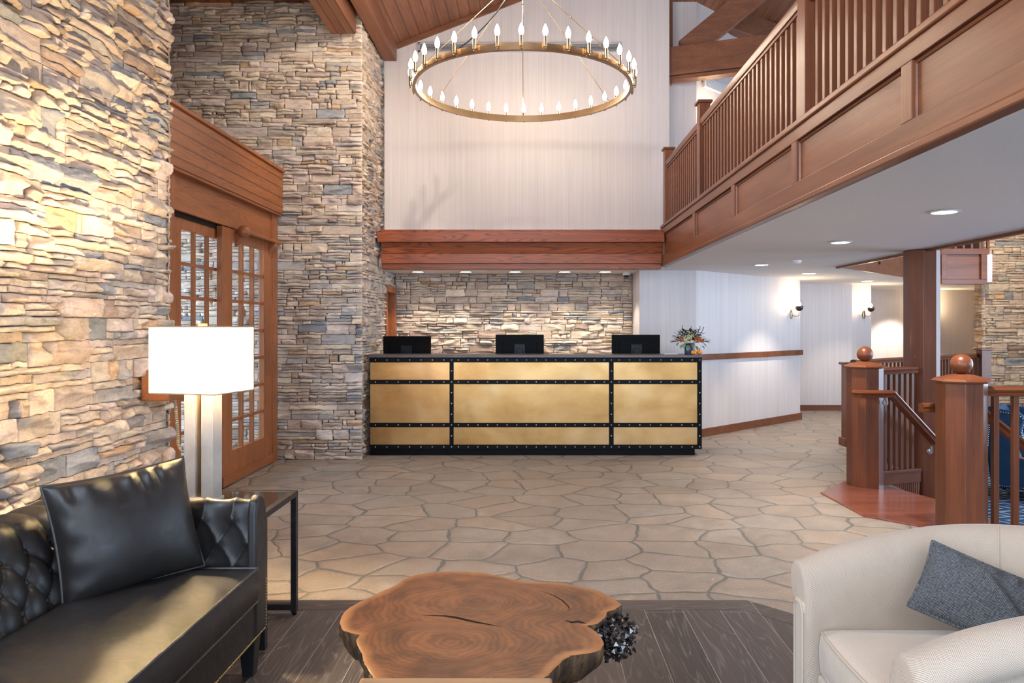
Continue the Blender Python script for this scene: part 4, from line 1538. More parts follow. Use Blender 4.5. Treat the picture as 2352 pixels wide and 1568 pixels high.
def padded(prof2, along0, along1, nA_, nS, a, s_top, bsp, rows, A, axis, phase, name):
    pr_, ss = crom(prof2, nS)
    tg = np.gradient(pr_, axis=0)
    nrm = np.stack([tg[:, 1], -tg[:, 0]], 1)
    nrm /= np.linalg.norm(nrm, axis=1)[:, None]
    al = np.linspace(along0, along1, nA_)
    AL, S = np.meshgrid(al, ss, indexing='ij')
    d = tuft(AL - phase, S, a, s_top, bsp, A, rows)
    end = np.minimum(1, np.minimum(ss, ss[-1] - ss) / .05)
    d = d * end[None, :]
    p0 = pr_[None, :, 0] + nrm[None, :, 0] * d
    p1 = pr_[None, :, 1] + nrm[None, :, 1] * d
    if axis == 'Y':
        G = np.stack([p0, AL, p1], -1)
    else:
        G = np.stack([AL, p0, p1], -1)
    b_ = MB().grid([[tuple(p) for p in row] for row in G])
    # close the ends
    nS_ = len(ss)
    b_.f.append(tuple(range(nS_)))
    b_.f.append(tuple(range((nA_ - 1) * nS_, nA_ * nS_))[::-1])
    o = b_.build(name, 'leather', sofa, smooth=True, angle=60)
    # buttons
    for r in range(rows + 1):
        s_ = s_top - r * bsp
        j = int(np.argmin(np.abs(ss - s_)))
        k0 = phase + (0 if r % 2 == 0 else a / 2)
        k = math.ceil((along0 + .03 - k0) / a)
        while k0 + k * a < along1 - .02:
            t = k0 + k * a
            c = pr_[j] + nrm[j] * .000
            loc = (c[0], t, c[1]) if axis == 'Y' else (t, c[0], c[1])
            nn = (nrm[j][0], 0, nrm[j][1]) if axis == 'Y' else (0, nrm[j][0], nrm[j][1])
            bb = MB().ball((0, 0, 0), .0125, 12, 1, 1, .6)
            bb.xf(Matrix.Translation(loc) @ Vector(nn).to_track_quat('Z', 'Y').to_matrix().to_4x4())
            bb.build('button', 'leather', o, smooth='all')
            k += 1
    return o


back_prof = [(-1.735, .40), (-1.75, .50), (-1.785, .60), (-1.83, .68), (-1.885, .757), (-1.955, .775), (-2.02, .748), (-2.055, .68), (-2.06, .5), (-2.06, .19)]
padded(back_prof, SY0, 3.18, 330, 110, .128, .30, .095, 3, .028, 'Y', 3.0, 'tufted_back')
arm_prof = [(3.075, .40), (3.072, .50), (3.070, .60), (3.070, .70), (3.082, .75), (3.115, .772), (3.155, .757), (3.178, .71), (3.182, .55), (3.182, .19)]
padded(arm_prof, -1.95, -1.185, 170, 110, .125, .285, .100, 2, .018, 'X', -1.395, 'tufted_arm')
# near arm, out of the picture
MB().box(-2.0, -1.18, SY0 - .12, SY0, .17, .75).build('tufted_arm', 'leather', sofa, bevel=0.03, seg=3)
# arm front facing, seat, rail
MB().extrude([(3.062, .18), (3.062, .70), (3.078, .755), (3.115, .778), (3.158, .762), (3.184, .71), (3.188, .18)], 'X', -1.205, -1.165).build('arm_front', 'leather', sofa, bevel=0.012, seg=3, smooth=True)


def cushion_box(x0, x1, y0, y1, z0, z1, crown, nx=26, ny=60, r=.03):
    """A box cushion whose top swells towards its middle."""
    b_ = MB()
    def pt(u, v, z):
        return (x0 + (x1 - x0) * u, y0 + (y1 - y0) * v, z)
    top = []
    for i in range(nx + 1):
        row = []
        for j in range(ny + 1):
            u, v = i / nx, j / ny
            eu, ev = min(u, 1 - u) * (x1 - x0), min(v, 1 - v) * (y1 - y0)
            e = min(1, min(eu, ev) / .16)
            k = 1 - (1 - e) ** 2
            wr = .004 * math.sin(v * 31 + 4 * u) * math.sin(u * 9 + v * 4) * k
            row.append(pt(u, v, z1 + crown * k + wr))
        top.append(row)
    b_.grid(top)
    per = [top[i][0] for i in range(nx + 1)] + [top[nx][j] for j in range(1, ny + 1)] + [top[i][ny] for i in range(nx - 1, -1, -1)] + [top[0][j] for j in range(ny - 1, 0, -1)]
    cx, cy = (x0 + x1) / 2, (y0 + y1) / 2
    rows = []
    for p in per:
        col = []
        for k in range(7):
            t = k / 6
            bul = .012 * math.sin(PI * t)
            dx = bul * (1 if abs(p[0] - x1) < 1e-6 else (-1 if abs(p[0] - x0) < 1e-6 else 0))
            dy = bul * (1 if abs(p[1] - y1) < 1e-6 else (-1 if abs(p[1] - y0) < 1e-6 else 0))
            col.append((p[0] + dx, p[1] + dy, p[2] * (1 - t) + z0 * t))
        rows.append(col)
    b_.grid(rows, closed_u=True)
    return b_, per


b_, per = cushion_box(-1.76, -1.163, SY0 + .02, 3.062, .335, .475, .024)
seat = b_.build('seat_cushion', 'leather', sofa, smooth=True, angle=50)
MB().tube([Vector(p) + Vector((0.004, 0, .001)) for p in per], .0055, 6, closed=True).build('top_welt', 'welt', seat, smooth=True)
MB().tube([(p[0] + .003, p[1], .337) for p in per], .0055, 6, closed=True).build('bottom_welt', 'welt', seat, smooth=True)
MB().box(-2.03, -1.172, SY0 - .10, 3.175, .17, .328).build('seat_rail', 'leather', sofa, bevel=0.012, seg=3, smooth=True)
nl = MB()
y = SY0
while y < 3.18:
    nl.ball((-1.170, y, .178), .0062, 8, .6, 1, 1)
    y += .0135
nl.build('nail_trim', 'nail', sofa, smooth='all', label='row of antique brass nailheads along the bottom of the sofa')
nl = MB()
z = .19
while z < .40:
    nl.ball((-1.166, 3.178, z), .0055, 8, .6, 1, 1)
    z += .0135
nl.build('nail_trim', 'nail', sofa, smooth='all', label='short upright row of nailheads on the arm front')
for lx, ly in ((-1.215, 3.12), (-1.215, 1.1), (-2.0, 3.12), (-2.0, 1.1)):
    b_ = MB().box(lx - .036, lx + .036, ly - .036, ly + .036, 0, .172)
    for i in range(4):
        x, yy, zz = b_.v[i]
        b_.v[i] = (lx + (x - lx) * .66, ly + (yy - ly) * .66, zz)
    b_.build('leg', 'black_wood', sofa, bevel=0.003)


def pillow(root_name, label, cat, group, loc, rot, w, h, th, m, welt=None, n=40, fold=0.0, seed=1, pinch=.10):
    """A stuffed square pillow in local x (width), z (height), y (thickness)."""
    t = thing(root_name, label, cat, loc, 0, group)
    t.rotation_euler = rot
    b_ = MB()
    def P(u, v, side):
        x, z = (u - .5), (v - .5)
        # sides draw in between the corners
        sx = 1 - pinch * (1 - (2 * abs(z)) ** 2) * 1.0
        sz = 1 - pinch * (1 - (2 * abs(x)) ** 2) * 1.0
        ex, ez = max(0, 1 - (2 * abs(x)) ** 2), max(0, 1 - (2 * abs(z)) ** 2)
        d = th / 2 * (ex * ez) ** .42
        rip = math.sin(u * 34 + seed + 2 * math.sin(u * 9)) * .017 * math.exp(-((1 - v) / .16) ** 2) * ex ** .5 + math.sin(v * 26 + seed * 2) * .006 * math.exp(-(u / .14) ** 2)
        rip += fold * math.exp(-((x * .8 + z * .6 - .12) / .05) ** 2) * -.03 * ex * ez
        return (x * w * sx, side * d + rip * (1 if side < 0 else .3) * min(1, (ex * ez) * 6), z * h * sz)
    for side in (-1, 1):
        b_.grid([[P(i / n, j / n, side) for j in range(n + 1)] for i in range(n + 1)])
    o = b_.build('cover', m, t, smooth='all', world=False, recalc=True)
    uv = o.data.uv_layers.new(name='UVMap')
    co = o.data.vertices
    for lp_ in o.data.loops:
        p = co[lp_.vertex_index].co
        uv.data[lp_.index].uv = (p.x, p.z)
    per = [P(i / n, 0, 1) for i in range(n)] + [P(1, j / n, 1) for j in range(n)] + [P(1 - i / n, 1, 1) for i in range(n)] + [P(0, 1 - j / n, 1) for j in range(n)]
    MB().tube(per, .006, 6, closed=True).build('piping', welt or m, t, smooth='all', world=False)
    return t


def frame_rot(right, up):
    r = Vector(right).normalized()
    f = Vector(up).cross(r).normalized() * -1
    u = r.cross(f * -1).normalized() * -1
    y_ = r.cross(Vector(up)).normalized() * -1
    z_ = r.cross(y_)
    return Matrix((r, y_, z_)).transposed().to_euler()


pillow('leather_pillow', 'square black leather pillow leaning in the corner of the sofa', 'pillow', None,
       (-1.60, 2.865, .700), frame_rot((.66, .75, .085), (-.30, .05, .95)), .52, .465, .25, 'leather', 'welt', 56, 0, 1, .06)

# ---------------------------------------------------------------- end table and lamp
et = thing('end_table', 'black metal end table with smoked glass top beyond the sofa arm', 'table', (-1.62, 3.57, 0))
TX0, TX1, TY0, TY1, TZ = -2.02, -1.222, 3.32, 3.79, .645
fr_ = MB()
for a, b2, c, d in ((TX0, TX1, TY0, TY0 + .03), (TX0, TX1, TY1 - .03, TY1), (TX0, TX0 + .03, TY0 + .03, TY1 - .03), (TX1 - .03, TX1, TY0 + .03, TY1 - .03)):
    fr_.box(a, b2, c, d, TZ - .03, TZ)
fr_.build('top_frame', 'gun_metal', et, bevel=0.002)
MB().box(TX0 + .03, TX1 - .03, TY0 + .03, TY1 - .03, TZ - .012, TZ - .002).build('glass_top', 'smoked', et)
for x, y in ((TX1 - .03, TY1 - .03), (TX0, TY1 - .03)):
    MB().box(x, x + .03, y, y + .03, .012, TZ - .03).build('leg', 'gun_metal', et, bevel=0.002)
    MB().lathe([(.012, 0), (.012, .012)], (x + .015, y + .015, 0), 12).build('foot', 'black_plastic', et)
MB().box(TX0 + .03, TX1 - .03, TY1 - .03, TY1, .025, .055).build('stretcher', 'gun_metal', et, bevel=0.002)
for x in (TX0, TX1 - .03):
    MB().box(x, x + .03, TY0, TY0 + .03, .012, TZ - .03).build('leg', 'gun_metal', et, bevel=0.002)

lp_ = thing('table_lamp', 'marble table lamp with a glowing white box shade', 'lamp', (-1.625, 3.575, TZ), R(-13))
MB().box(-.085, .09, -.045, .045, 0, .016).build('base', 'marble', lp_, bevel=0.003, world=False)
MB().box(-.078, -.014, -.036, .036, .016, .565).build('marble_slab', 'marble', lp_, bevel=0.003, world=False)
MB().box(.018, .084, -.036, .036, .016, .565).build('marble_slab', 'marble', lp_, bevel=0.003, world=False)
MB().box(-.014, .018, -.02, .02, .016, .60).build('brass_spine', 'brass_ring', lp_, world=False)
sw, sdp, s0, s1, th = .182, .150, .535, .855, .003
sh = MB()
for a, b2, c, d in ((-sw, sw, -sdp, -sdp + th), (-sw, sw, sdp - th, sdp), (-sw, -sw + th, -sdp + th, sdp - th), (sw - th, sw, -sdp + th, sdp - th)):
    sh.box(a, b2, c, d, s0, s1)
sh.build('lamp_shade', 'shade', lp_, world=False)
for z in (s0, s1):
    tr_ = MB()
    for a, b2, c, d in ((-sw - .001, sw + .001, -sdp - .001, -sdp + th), (-sw - .001, sw + .001, sdp - th, sdp + .001), (-sw - .001, -sw + th, -sdp, sdp), (sw - th, sw + .001, -sdp, sdp)):
        tr_.box(a, b2, c, d, z - .003, z + .003)
    tr_.build('shade_trim', 'shade_edge', lp_, world=False)
MB().tube([(0, 0, .60), (0, 0, .845)], .005, 8).tube([(-sw, 0, .838), (sw, 0, .838)], .003, 6).tube([(0, -sdp, .838), (0, sdp, .838)], .003, 6).build('harp', 'brass_ring', lp_, world=False)
MB().box(-.016, .016, -.016, .016, .845, .872).build('finial', 'nail', lp_, bevel=0.002, world=False)
MB().ball((0, 0, .695), .032, 16).build('bulb', 'sconce_bulb', lp_, smooth='all', world=False)
point_light('lamp_glow', world_matrix(lp_) @ Vector((0.0, 0.0, .735)), 90, (1.0, .73, .41), .05)

# wooden box and coiled cord on the stone wall
pb = thing('wall_phone_box', 'small wooden box with a coiled beige cord on the stone wall behind the lamp', 'box', (-2.36, 4.62, 1.05))
MB().box(-2.43, -2.26, 4.50, 4.74, 1.035, 1.23).build('box_body', 'doorY', pb, bevel=0.006)
cp_ = []
path = [(-2.30, 4.66, 1.06), (-2.295, 4.67, .95), (-2.29, 4.68, .83), (-2.29, 4.69, .74), (-2.285, 4.715, .69), (-2.28, 4.76, .68), (-2.28, 4.79, .72), (-2.28, 4.80, .80)]
acc = 0
for i in range(len(path) - 1):
    p, q = Vector(path[i]), Vector(path[i + 1])
    k = max(4, int((q - p).length / .0022))
    for j in range(k):
        c = p.lerp(q, j / k)
        ang = acc
        acc += 2 * PI * .0022 / .012
        cp_.append(c + Vector((math.cos(ang) * .008, math.sin(ang) * .008, 0)))
MB().tube(cp_, .0042, 5).build('coiled_cord', 'cord', pb, smooth='all')

# ---------------------------------------------------------------- coffee table: a live-edge slab
OUT = [(237, 440), (245, 400), (265, 365), (300, 335), (340, 312), (380, 290), (470, 247), (560, 205), (620, 180), (655, 150), (700, 128), (750, 112), (800, 104), (900, 93), (1000, 90), (1100, 92), (1200, 96), (1280, 115),
       (1400, 140), (1500, 160), (1600, 163), (1700, 166), (1800, 180), (1900, 200), (2000, 225), (2080, 268), (2140, 312), (2095, 345), (2040, 362), (2028, 400), (1980, 440),
       (1905, 455), (1960, 490), (1995, 520), (2020, 570), (2005, 612), (1960, 632), (1900, 643), (1800, 655), (1740, 690), (1690, 740), (1640, 790), (1560, 850), (1440, 905),
       (1200, 950), (950, 965), (720, 940), (560, 880), (470, 820), (440, 765), (402, 712), (385, 640), (352, 580), (347, 545), (372, 515), (320, 506), (262, 490)]
ZT = 0.44
slab_pts = []
for ox, oy in OUT:
    px, py = 700 + ox / 2.94, 1280 + oy / 2.94
    yy = (1.5 - ZT) * 1660 / (py - 750)
    slab_pts.append(((px - 1220) / 1660 * yy, yy))
cx = sum(p[0] for p in slab_pts) / len(slab_pts)
cy = sum(p[1] for p in slab_pts) / len(slab_pts)
ct = thing('slab_coffee_table', 'live-edge tree slab coffee table with dark bark and a black burl', 'table', (cx, cy, 0))
# finer outline
fine = []
n_ = len(slab_pts)
rr_ = random.Random(9)
for i in range(n_):
    p, q = Vector(slab_pts[i]), Vector(slab_pts[(i + 1) % n_])
    k = max(2, int((q - p).length / .012))
    for j in range(k):
        c = p.lerp(q, j / k)
        fine.append((c.x - cx + rr_.uniform(-.0015, .0015), c.y - cy + rr_.uniform(-.0015, .0015)))
n_ = len(fine)
rings_ = [(1.0, 1.0), (.985, .95), (.93, .62), (.86, .2), (.70, 0), (.45, 0), (.2, 0)]
b_ = MB()
P = [[(x * s, y * s, ZT + (0 if s < .999 else -.003)) for s, e in rings_] for x, y in fine]
b_.grid(P, closed_u=True)
nr_ = len(rings_)
ci = len(b_.v)
b_.v.append((0, 0, ZT))
for i in range(n_):
    b_.f.append((i * nr_ + nr_ - 1, ((i + 1) % n_) * nr_ + nr_ - 1, ci))
top = b_.build('slab_top', 'slab', ct, smooth='all', world=False)
at = top.data.attributes.new('edge', 'FLOAT', 'POINT')
at.data.foreach_set('value', [rings_[k % nr_][1] for k in range(n_ * nr_)] + [0.0])
# bark side
P = []
for i, (x, y) in enumerate(fine):
    a = math.atan2(y, x)
    col = []
    for k in range(9):
        t = k / 8
        w = 1 - .10 * t ** 1.4 + .022 * math.sin(i * .55 + 3 * t) * (t > 0) * t + rr_.uniform(-.006, .006) * (0 < t) + .02 * math.sin(PI * t)
        col.append((x * w, y * w, ZT - .003 - .105 * t))
    P.append(col)
b_ = MB().grid(P, closed_u=True)
b_.f.append(tuple(i * 9 + 8 for i in range(n_)))
b_.build('bark_edge', 'bark', ct, smooth=True, angle=50, world=False)
# burl
b_ = MB()
for _ in range(520):
    t = rr_.random()
    ox = 1990 + 190 * rr_.gauss(0, .33) + 40
    oy = 440 + 120 * rr_.gauss(0, .42)
    px, py = 700 + (ox + 60) / 2.94, 1280 + oy / 2.94
    px = min(max(px, 1352), 1460)
    py = min(max(py, 1395 + max(0, (px - 1440) * .9)), 1478 - max(0, (px - 1420) * .7))
    z = ZT - .02 - rr_.random() * .06
    yy = (1.5 - ZT) * 1660 / (py - 750)
    c_ = Vector(((px - 1220) / 1660 * yy - cx, yy - cy, z))
    r_ = rr_.uniform(.008, .018)
    q_ = Euler((rr_.uniform(0, 6), rr_.uniform(0, 6), rr_.uniform(0, 6))).to_matrix()
    oct_ = [(1, 0, 0), (-1, 0, 0), (0, 1, 0), (0, -1, 0), (0, 0, 1), (0, 0, -1)]
    b_.add([tuple(c_ + q_ @ (Vector(v_) * r_ * rr_.uniform(.45, 1.1))) for v_ in oct_],
           [(0, 2, 4), (2, 1, 4), (1, 3, 4), (3, 0, 4), (2, 0, 5), (1, 2, 5), (3, 1, 5), (0, 3, 5)])
b_.build('burl', 'burl', ct, world=False, label='glossy black burl on the slab edge')
# cracks in the face
for pts, wd in (([(790, 388), (870, 392), (950, 395), (1020, 405), (1090, 422), (1160, 437), (1240, 452), (1330, 468)], .0075),
                ([(1760, 425), (1800, 438), (1850, 432), (1900, 447)], .009), ([(1590, 225), (1680, 255), (1740, 290), (1780, 330), (1790, 365)], .003)):
    C3 = []
    for ox, oy in pts:
        py = 1280 + oy / 2.94
        yy = (1.5 - ZT) * 1660 / (py - 750)
        C3.append(Vector(((700 + ox / 2.94 - 1220) / 1660 * yy - cx, yy - cy, ZT + .0006)))
    L_, R_ = [], []
    for i, c in enumerate(C3):
        d = (C3[min(i + 1, len(C3) - 1)] - C3[max(i - 1, 0)]).normalized()
        s_ = Vector((-d.y, d.x, 0)) * wd * math.sin(PI * (i + .15) / (len(C3) - .7))
        L_.append(tuple(c + s_))
        R_.append(tuple(c - s_))
    MB().grid([L_, R_]).build('crack', 'black_plastic', ct, world=False)
for a in (0.5, 2.6, 4.4):
    x, y = .20 * math.cos(a), .17 * math.sin(a)
    MB().tube([(x, y, .335), (x * 1.25, y * 1.25, 0)], [.03, .022], 12).build('leg', 'black_metal', ct, world=False)

be = thing('wood_bench', 'pale wooden bench whose far edge shows before the slab table', 'bench', (-.15, 1.75, 0))
MB().box(-.485, .060, 1.45, 2.055, .455, .505).build('bench_top', 'bench', be, bevel=0.008)
for x in (-.42, -.02):
    for y in (1.52, 1.98):
        MB().box(x - .025, x + .025, y - .025, y + .025, 0, .455).build('leg', 'bench', be, bevel=0.004)

# ---------------------------------------------------------------- armchair
ac = thing('barrel_armchair', 'cream herringbone barrel armchair beside the slab table', 'armchair', (1.357, 2.14, 0))


def u_path(hw, xb, rx, x_front, n_s=26, n_a=44):
    pts = []
    for i in range(n_s):
        pts.append((x_front + (xb - x_front) * i / n_s, hw))
    for i in range(n_a + 1):
        a = PI / 2 - PI * i / n_a
        pts.append((xb + rx * math.cos(a), hw * math.sin(a)))
    for i in range(1, n_s + 1):
        pts.append((xb + (x_front - xb) * i / n_s, -hw))
    return pts


path = u_path(.325, .02, .34, -.415)
npth = len(path)
ln = [0]
for i in range(1, npth):
    ln.append(ln[-1] + math.dist(path[i], path[i - 1]))
tot = ln[-1]


def Htop(s):
    q = min(s, tot - s)
    return .695 + .125 * (1 - math.exp(-q / .26)) + .05 * (min(1, q / .95) ** 2)


def shell_section(H):
    S = [(-.050, .12), (-.055, .30), (-.062, .46), (-.060, H - .16), (-.050, H - .085), (-.034, H - .042), (-.008, H - .014), (.022, H), (.055, H - .003), (.085, H - .018),
         (.103, H - .044), (.106, H - .072), (.095, H - .098), (.074, H - .112), (.058, H - .122), (.054, H - .16), (.050, .46), (.046, .30), (.040, .12)]
    return S


rows = []
for i in range(npth):
    a, b2 = path[max(0, i - 1)], path[min(npth - 1, i + 1)]
    d = Vector((b2[0] - a[0], b2[1] - a[1], 0)).normalized()
    nv = Vector((-d.y, d.x, 0))
    # outward is away from the seat
    rows.append([(path[i][0] + nv.x * o_, path[i][1] + nv.y * o_, z) for o_, z in shell_section(Htop(ln[i]))])
ns_ = len(rows[0])
# rounded arm fronts
def cap(row, sgn):
    out = []
    c = Vector((sum(p[0] for p in row) / ns_, sum(p[1] for p in row) / ns_, 0))
    for k, (dx, sc_) in enumerate(((.0, 1.0), (.014, .97), (.022, .88), (.025, .72))):
        out.append([(p[0] - dx, c.y + (p[1] - c.y) * sc_, p[2] - (1 - sc_) * .06 * (1 if p[2] > .4 else 0)) for p in row])
    return out


capA = cap(rows[0], 1)[::-1]
capB = cap(rows[-1], 1)
allr = capA[:-1] + rows + capB[1:]
b_ = MB().grid(allr)
b_.f.append(tuple(range(ns_)))
b_.f.append(tuple(range((len(allr) - 1) * ns_, len(allr) * ns_))[::-1])
shell = b_.build('barrel_shell', 'herring', ac, smooth=True, angle=75, world=False)
uv = shell.data.uv_layers.new(name='UVMap')
sec = [0]
for k in range(1, ns_):
    sec.append(sec[-1] + math.dist(rows[20][k], rows[20][k - 1]))
uS = [-.02, -.012, -.006] + ln + [tot + .006, tot + .012, tot + .02]
for lp2 in shell.data.loops:
    vi = lp2.vertex_index
    uv.data[lp2.index].uv = (uS[vi // ns_], sec[vi % ns_])
# arm-front panels and piping
for row, sg in ((rows[0], 1), (rows[-1], -1)):
    yc = row[0][1] * .5 + row[-1][1] * .5
    o_ = MB().box(-.4455, -.432, yc - .038, yc + .038, .14, Htop(0) - .125).build('front_panel', 'herring_seat', ac, world=False, bevel=.012, seg=3)
    MB().tube([(-.447, yc - .036, .15), (-.447, yc - .036, Htop(0) - .155), (-.447, yc - .02, Htop(0) - .13), (-.447, yc + .02, Htop(0) - .13), (-.447, yc + .036, Htop(0) - .155), (-.447, yc + .036, .15)], .0045, 6).build('panel_welt', 'piping', o_, smooth=True, world=False)
# back seam
i = 34
sm_ = [Vector(p) for p in rows[i][1:8]]
MB().tube([p + Vector((-.0005, -.0015, 0)) for p in sm_], .0022, 5).build('back_seam', 'piping', ac, smooth=True, world=False)
# seat base and cushion following the barrel
def seat_outline(hw, xb, rx, xf, n_=22):
    pts = [(xf, -hw), ((xf + xb) / 2, -hw)]
    for i in range(n_ + 1):
        a = -PI / 2 + PI * i / n_
        pts.append((xb + rx * math.cos(a), hw * math.sin(a)))
    pts += [((xf + xb) / 2, hw), (xf, hw)]
    # front edge
    pts += [(xf - .012 * math.sin(PI * k / 8), hw - 2 * hw * k / 8) for k in range(1, 8)]
    return pts


so = seat_outline(.258, .0, .27, -.40)
MB().prism(seat_outline(.268, .0, .28, -.405), .12, .345).build('seat_base', 'herring_seat', ac, world=False, bevel=.012, seg=3, smooth=True)
m_ = len(so)
rowsP = []
for x, y in so:
    rowsP.append([(x * s + (1 - s) * -.07, y * s, z) for s, z in ((.97, .35), (.995, .362), (1.005, .40), (1.005, .44), (.99, .482), (.975, .492), (.90, .504), (.75, .512), (.5, .518), (.25, .52))])
b_ = MB().grid(rowsP, closed_u=True)
b_.f.append(tuple(i * 10 + 9 for i in range(m_)))
b_.f.append(tuple(i * 10 for i in range(m_))[::-1])
sc_ = b_.build('seat_cushion', 'herring_seat', ac, smooth=True, angle=60, world=False)
MB().tube([(x * .985 + .015 * -.07, y * .985, .486) for x, y in so], .006, 6, closed=True).build('top_welt', 'piping', sc_, smooth=True, world=False)
MB().tube([(x * .985 + .015 * -.07, y * .985, .358) for x, y in so], .006, 6, closed=True).build('bottom_welt', 'piping', sc_, smooth=True, world=False)
for lx, ly in ((-.36, .33), (-.36, -.33), (.26, .24), (.26, -.24)):
    MB().lathe([(.016, 0), (.028, .125)], (lx, ly, 0), 12).build('leg', 'black_wood', ac, world=False)
pillow('tweed_pillow', 'charcoal tweed pillow leaning inside the cream armchair', 'pillow', None,
       (1.384, 2.199, .664), frame_rot((.72, -.52, -.26), (.50, .32, .80)), .37, .225, .12, 'tweed', 'tweed', 36, 1.0, 3, .05)

# ---------------------------------------------------------------- stair newels and railings
def octa(r, c, ph=PI / 8):
    return [(c[0] + r * math.cos(ph + k * PI / 4), c[1] + r * math.sin(ph + k * PI / 4)) for k in range(8)]


def newel(label, x, y, r, base, top, ball_r):
    t = thing('newel_post', label, 'post', (x, y, base), 0, 'octagonal newel posts at the lounge stairs')
    MB().prism(octa(r, (x, y)), base, top).build('post', 'stairZ', t, bevel=0.004)
    MB().lathe([(r * 1.17, 0), (r * 1.19, .012), (r * 1.05, .028), (r * .35, .058)], (x, y, top), 8, PI / 8).build('cap', 'stairX', t)
    MB().ball((x, y, top + .055 + ball_r), ball_r, 28).build('ball_finial', 'stairZ', t, smooth='all')
    return t


newel('octagonal wooden newel post with ball at the far side of the stairs', 3.14, 6.80, .160, 0.0, 1.115, .072)
newel('octagonal wooden newel post with ball behind the armchair', 3.03, 5.09, .162, 0.0, 1.110, .072)
RAILP = [(-.036, -.03), (.036, -.03), (.040, -.012), (.030, -.004), (.042, .012), (.034, .028), (.012, .036), (-.012, .036), (-.034, .028), (-.042, .012), (-.030, -.004), (-.040, -.012)]


def rail(b, pts):
    """The moulded handrail section swept through points."""
    pts = [Vector(p) for p in pts]
    rows_ = []
    for i, p in enumerate(pts):
        t = ((pts[min(i + 1, len(pts) - 1)] - p).normalized() + (p - pts[max(i - 1, 0)]).normalized())
        t.normalize()
        s = t.cross(Vector((0, 0, 1))).normalized()
        u = s.cross(t)
        k = 1.0
        if 0 < i < len(pts) - 1:
            c = (pts[i + 1] - p).normalized().dot(t)
            k = min(1.5, 1 / max(.5, c))
        rows_.append([tuple(p + s * a * k + u * b2) for a, b2 in RAILP + RAILP[:1]])
    st0 = len(b.v)
    b.grid(rows_)
    m2 = len(RAILP) + 1
    b.f.append(tuple(st0 + q for q in range(m2 - 1)))
    b.f.append(tuple(st0 + (len(pts) - 1) * m2 + q for q in range(m2 - 1))[::-1])
    return b


def baluster_run(root, p, q, n, z0, z1, w=.016, frac0=None):
    first = None
    L0 = root.location
    for i in range(n):
        t = (i + 1) / (n + 1)
        x, y = p[0] + (q[0] - p[0]) * t, p[1] + (q[1] - p[1]) * t
        if first is None:
            first = MB().box(-w, w, -w, w, 0, z1 - z0).build('baluster', 'stairZ', root, bevel=.002, world=False)
            first.location = (x - L0.x, y - L0.y, z0 - L0.z)
            first.rotation_euler = (0, 0, math.atan2(q[1] - p[1], q[0] - p[0]))
        else:
            dup(first, root, (x - L0.x, y - L0.y, z0 - L0.z))


# stair side rail from the far newel to the tall post
r1 = thing('stair_railing', 'short wooden railing between the far newel and the tall post', 'railing', (3.55, 6.95, 0))
rail(MB(), [(3.30, 6.86, 1.075), (3.72, 7.00, 1.085)]).build('handrail', 'stairX', r1, smooth=True, angle=25)
MB().prism([(3.27, 6.80), (3.76, 6.96), (3.735, 7.03), (3.245, 6.87)], .105, .135).build('bottom_rail', 'stairX', r1, bevel=.004)
MB().prism([(3.27, 6.815), (3.76, 6.975), (3.74, 7.02), (3.25, 6.86)], .0, .105).build('curb_board', 'stairX', r1, bevel=.004)
bead = MB()
for i in range(20):
    x = 3.29 + i * .0235
    yb = 6.84 + (x - 3.27) * .327
    bead.tube([(x, yb - .004, LOW), (x, yb - .004, .0)], .011, 6)
bead.build('beadboard_slats', 'stairZ', r1, smooth=True)
baluster_run(r1, (3.30, 6.86), (3.74, 7.005), 6, .135, 1.05)
# tall octagonal post holding the gallery edge
tp = thing('tall_post', 'tall octagonal wooden post rising from the lounge to the gallery', 'post', (3.89, 7.20, LOW))
MB().prism(octa(.165, (3.89, 7.20), PI / 8), LOW, 2.255).build('shaft', 'stairZ', tp, bevel=.005)

# far railing round the sunken lounge
def railing_run(name, label, p, q, n, z0, zt, newels=()):
    t = thing(name, label, 'railing', (p[0], p[1], z0))
    rail(MB(), [(p[0], p[1], zt - .036), (q[0], q[1], zt - .036)]).build('handrail', 'stairX', t, smooth=True, angle=25)
    d = (Vector((*q, 0)) - Vector((*p, 0))).normalized()
    nn = Vector((-d.y, d.x, 0)) * .03
    MB().prism([(p[0] + nn.x, p[1] + nn.y), (q[0] + nn.x, q[1] + nn.y), (q[0] - nn.x, q[1] - nn.y), (p[0] - nn.x, p[1] - nn.y)], z0 + .06, z0 + .10).build('bottom_rail', 'stairX', t)
    baluster_run(t, p, q, n, z0 + .10, zt - .06)
    for x, y, top in newels:
        nw = MB().box(x - .075, x + .075, y - .075, y + .075, z0, top).build('newel_post', 'stairZ', t, bevel=.004)
        MB().box(x - .10, x + .10, y - .10, y + .10, top, top + .03).build('post_cap', 'stairX', nw, bevel=.006)
        MB().box(x - .10, x + .10, y - .10, y + .10, z0, z0 + .10).build('post_foot', 'stairX', nw, bevel=.006)
    return t


railing_run('lounge_railing', 'wooden railing from the tall post back to the small square post', (3.92, 7.34), (3.98, 9.05), 12, 0, 1.05, ((4.02, 9.12, 1.02),))
railing_run('lounge_railing', 'long wooden railing across the far side of the sunken lounge', (4.10, 9.20), (7.12, 11.52), 34, 0, 1.08, ((7.15, 11.42, 1.13),))
# railing right of the near newel
r2 = thing('stair_railing', 'wooden railing running right from the newel behind the armchair', 'railing', (4.2, 5.08, 0))
rail(MB(), [(3.16, 5.08, 1.045), (6.2, 5.08, 1.045)]).build('handrail', 'stairX', r2, smooth=True, angle=25)
MB().box(3.17, 6.2, 5.05, 5.11, .06, .10).build('bottom_rail', 'stairX', r2)
baluster_run(r2, (3.12, 5.08), (6.2, 5.08), 21, .10, 1.02, .019)

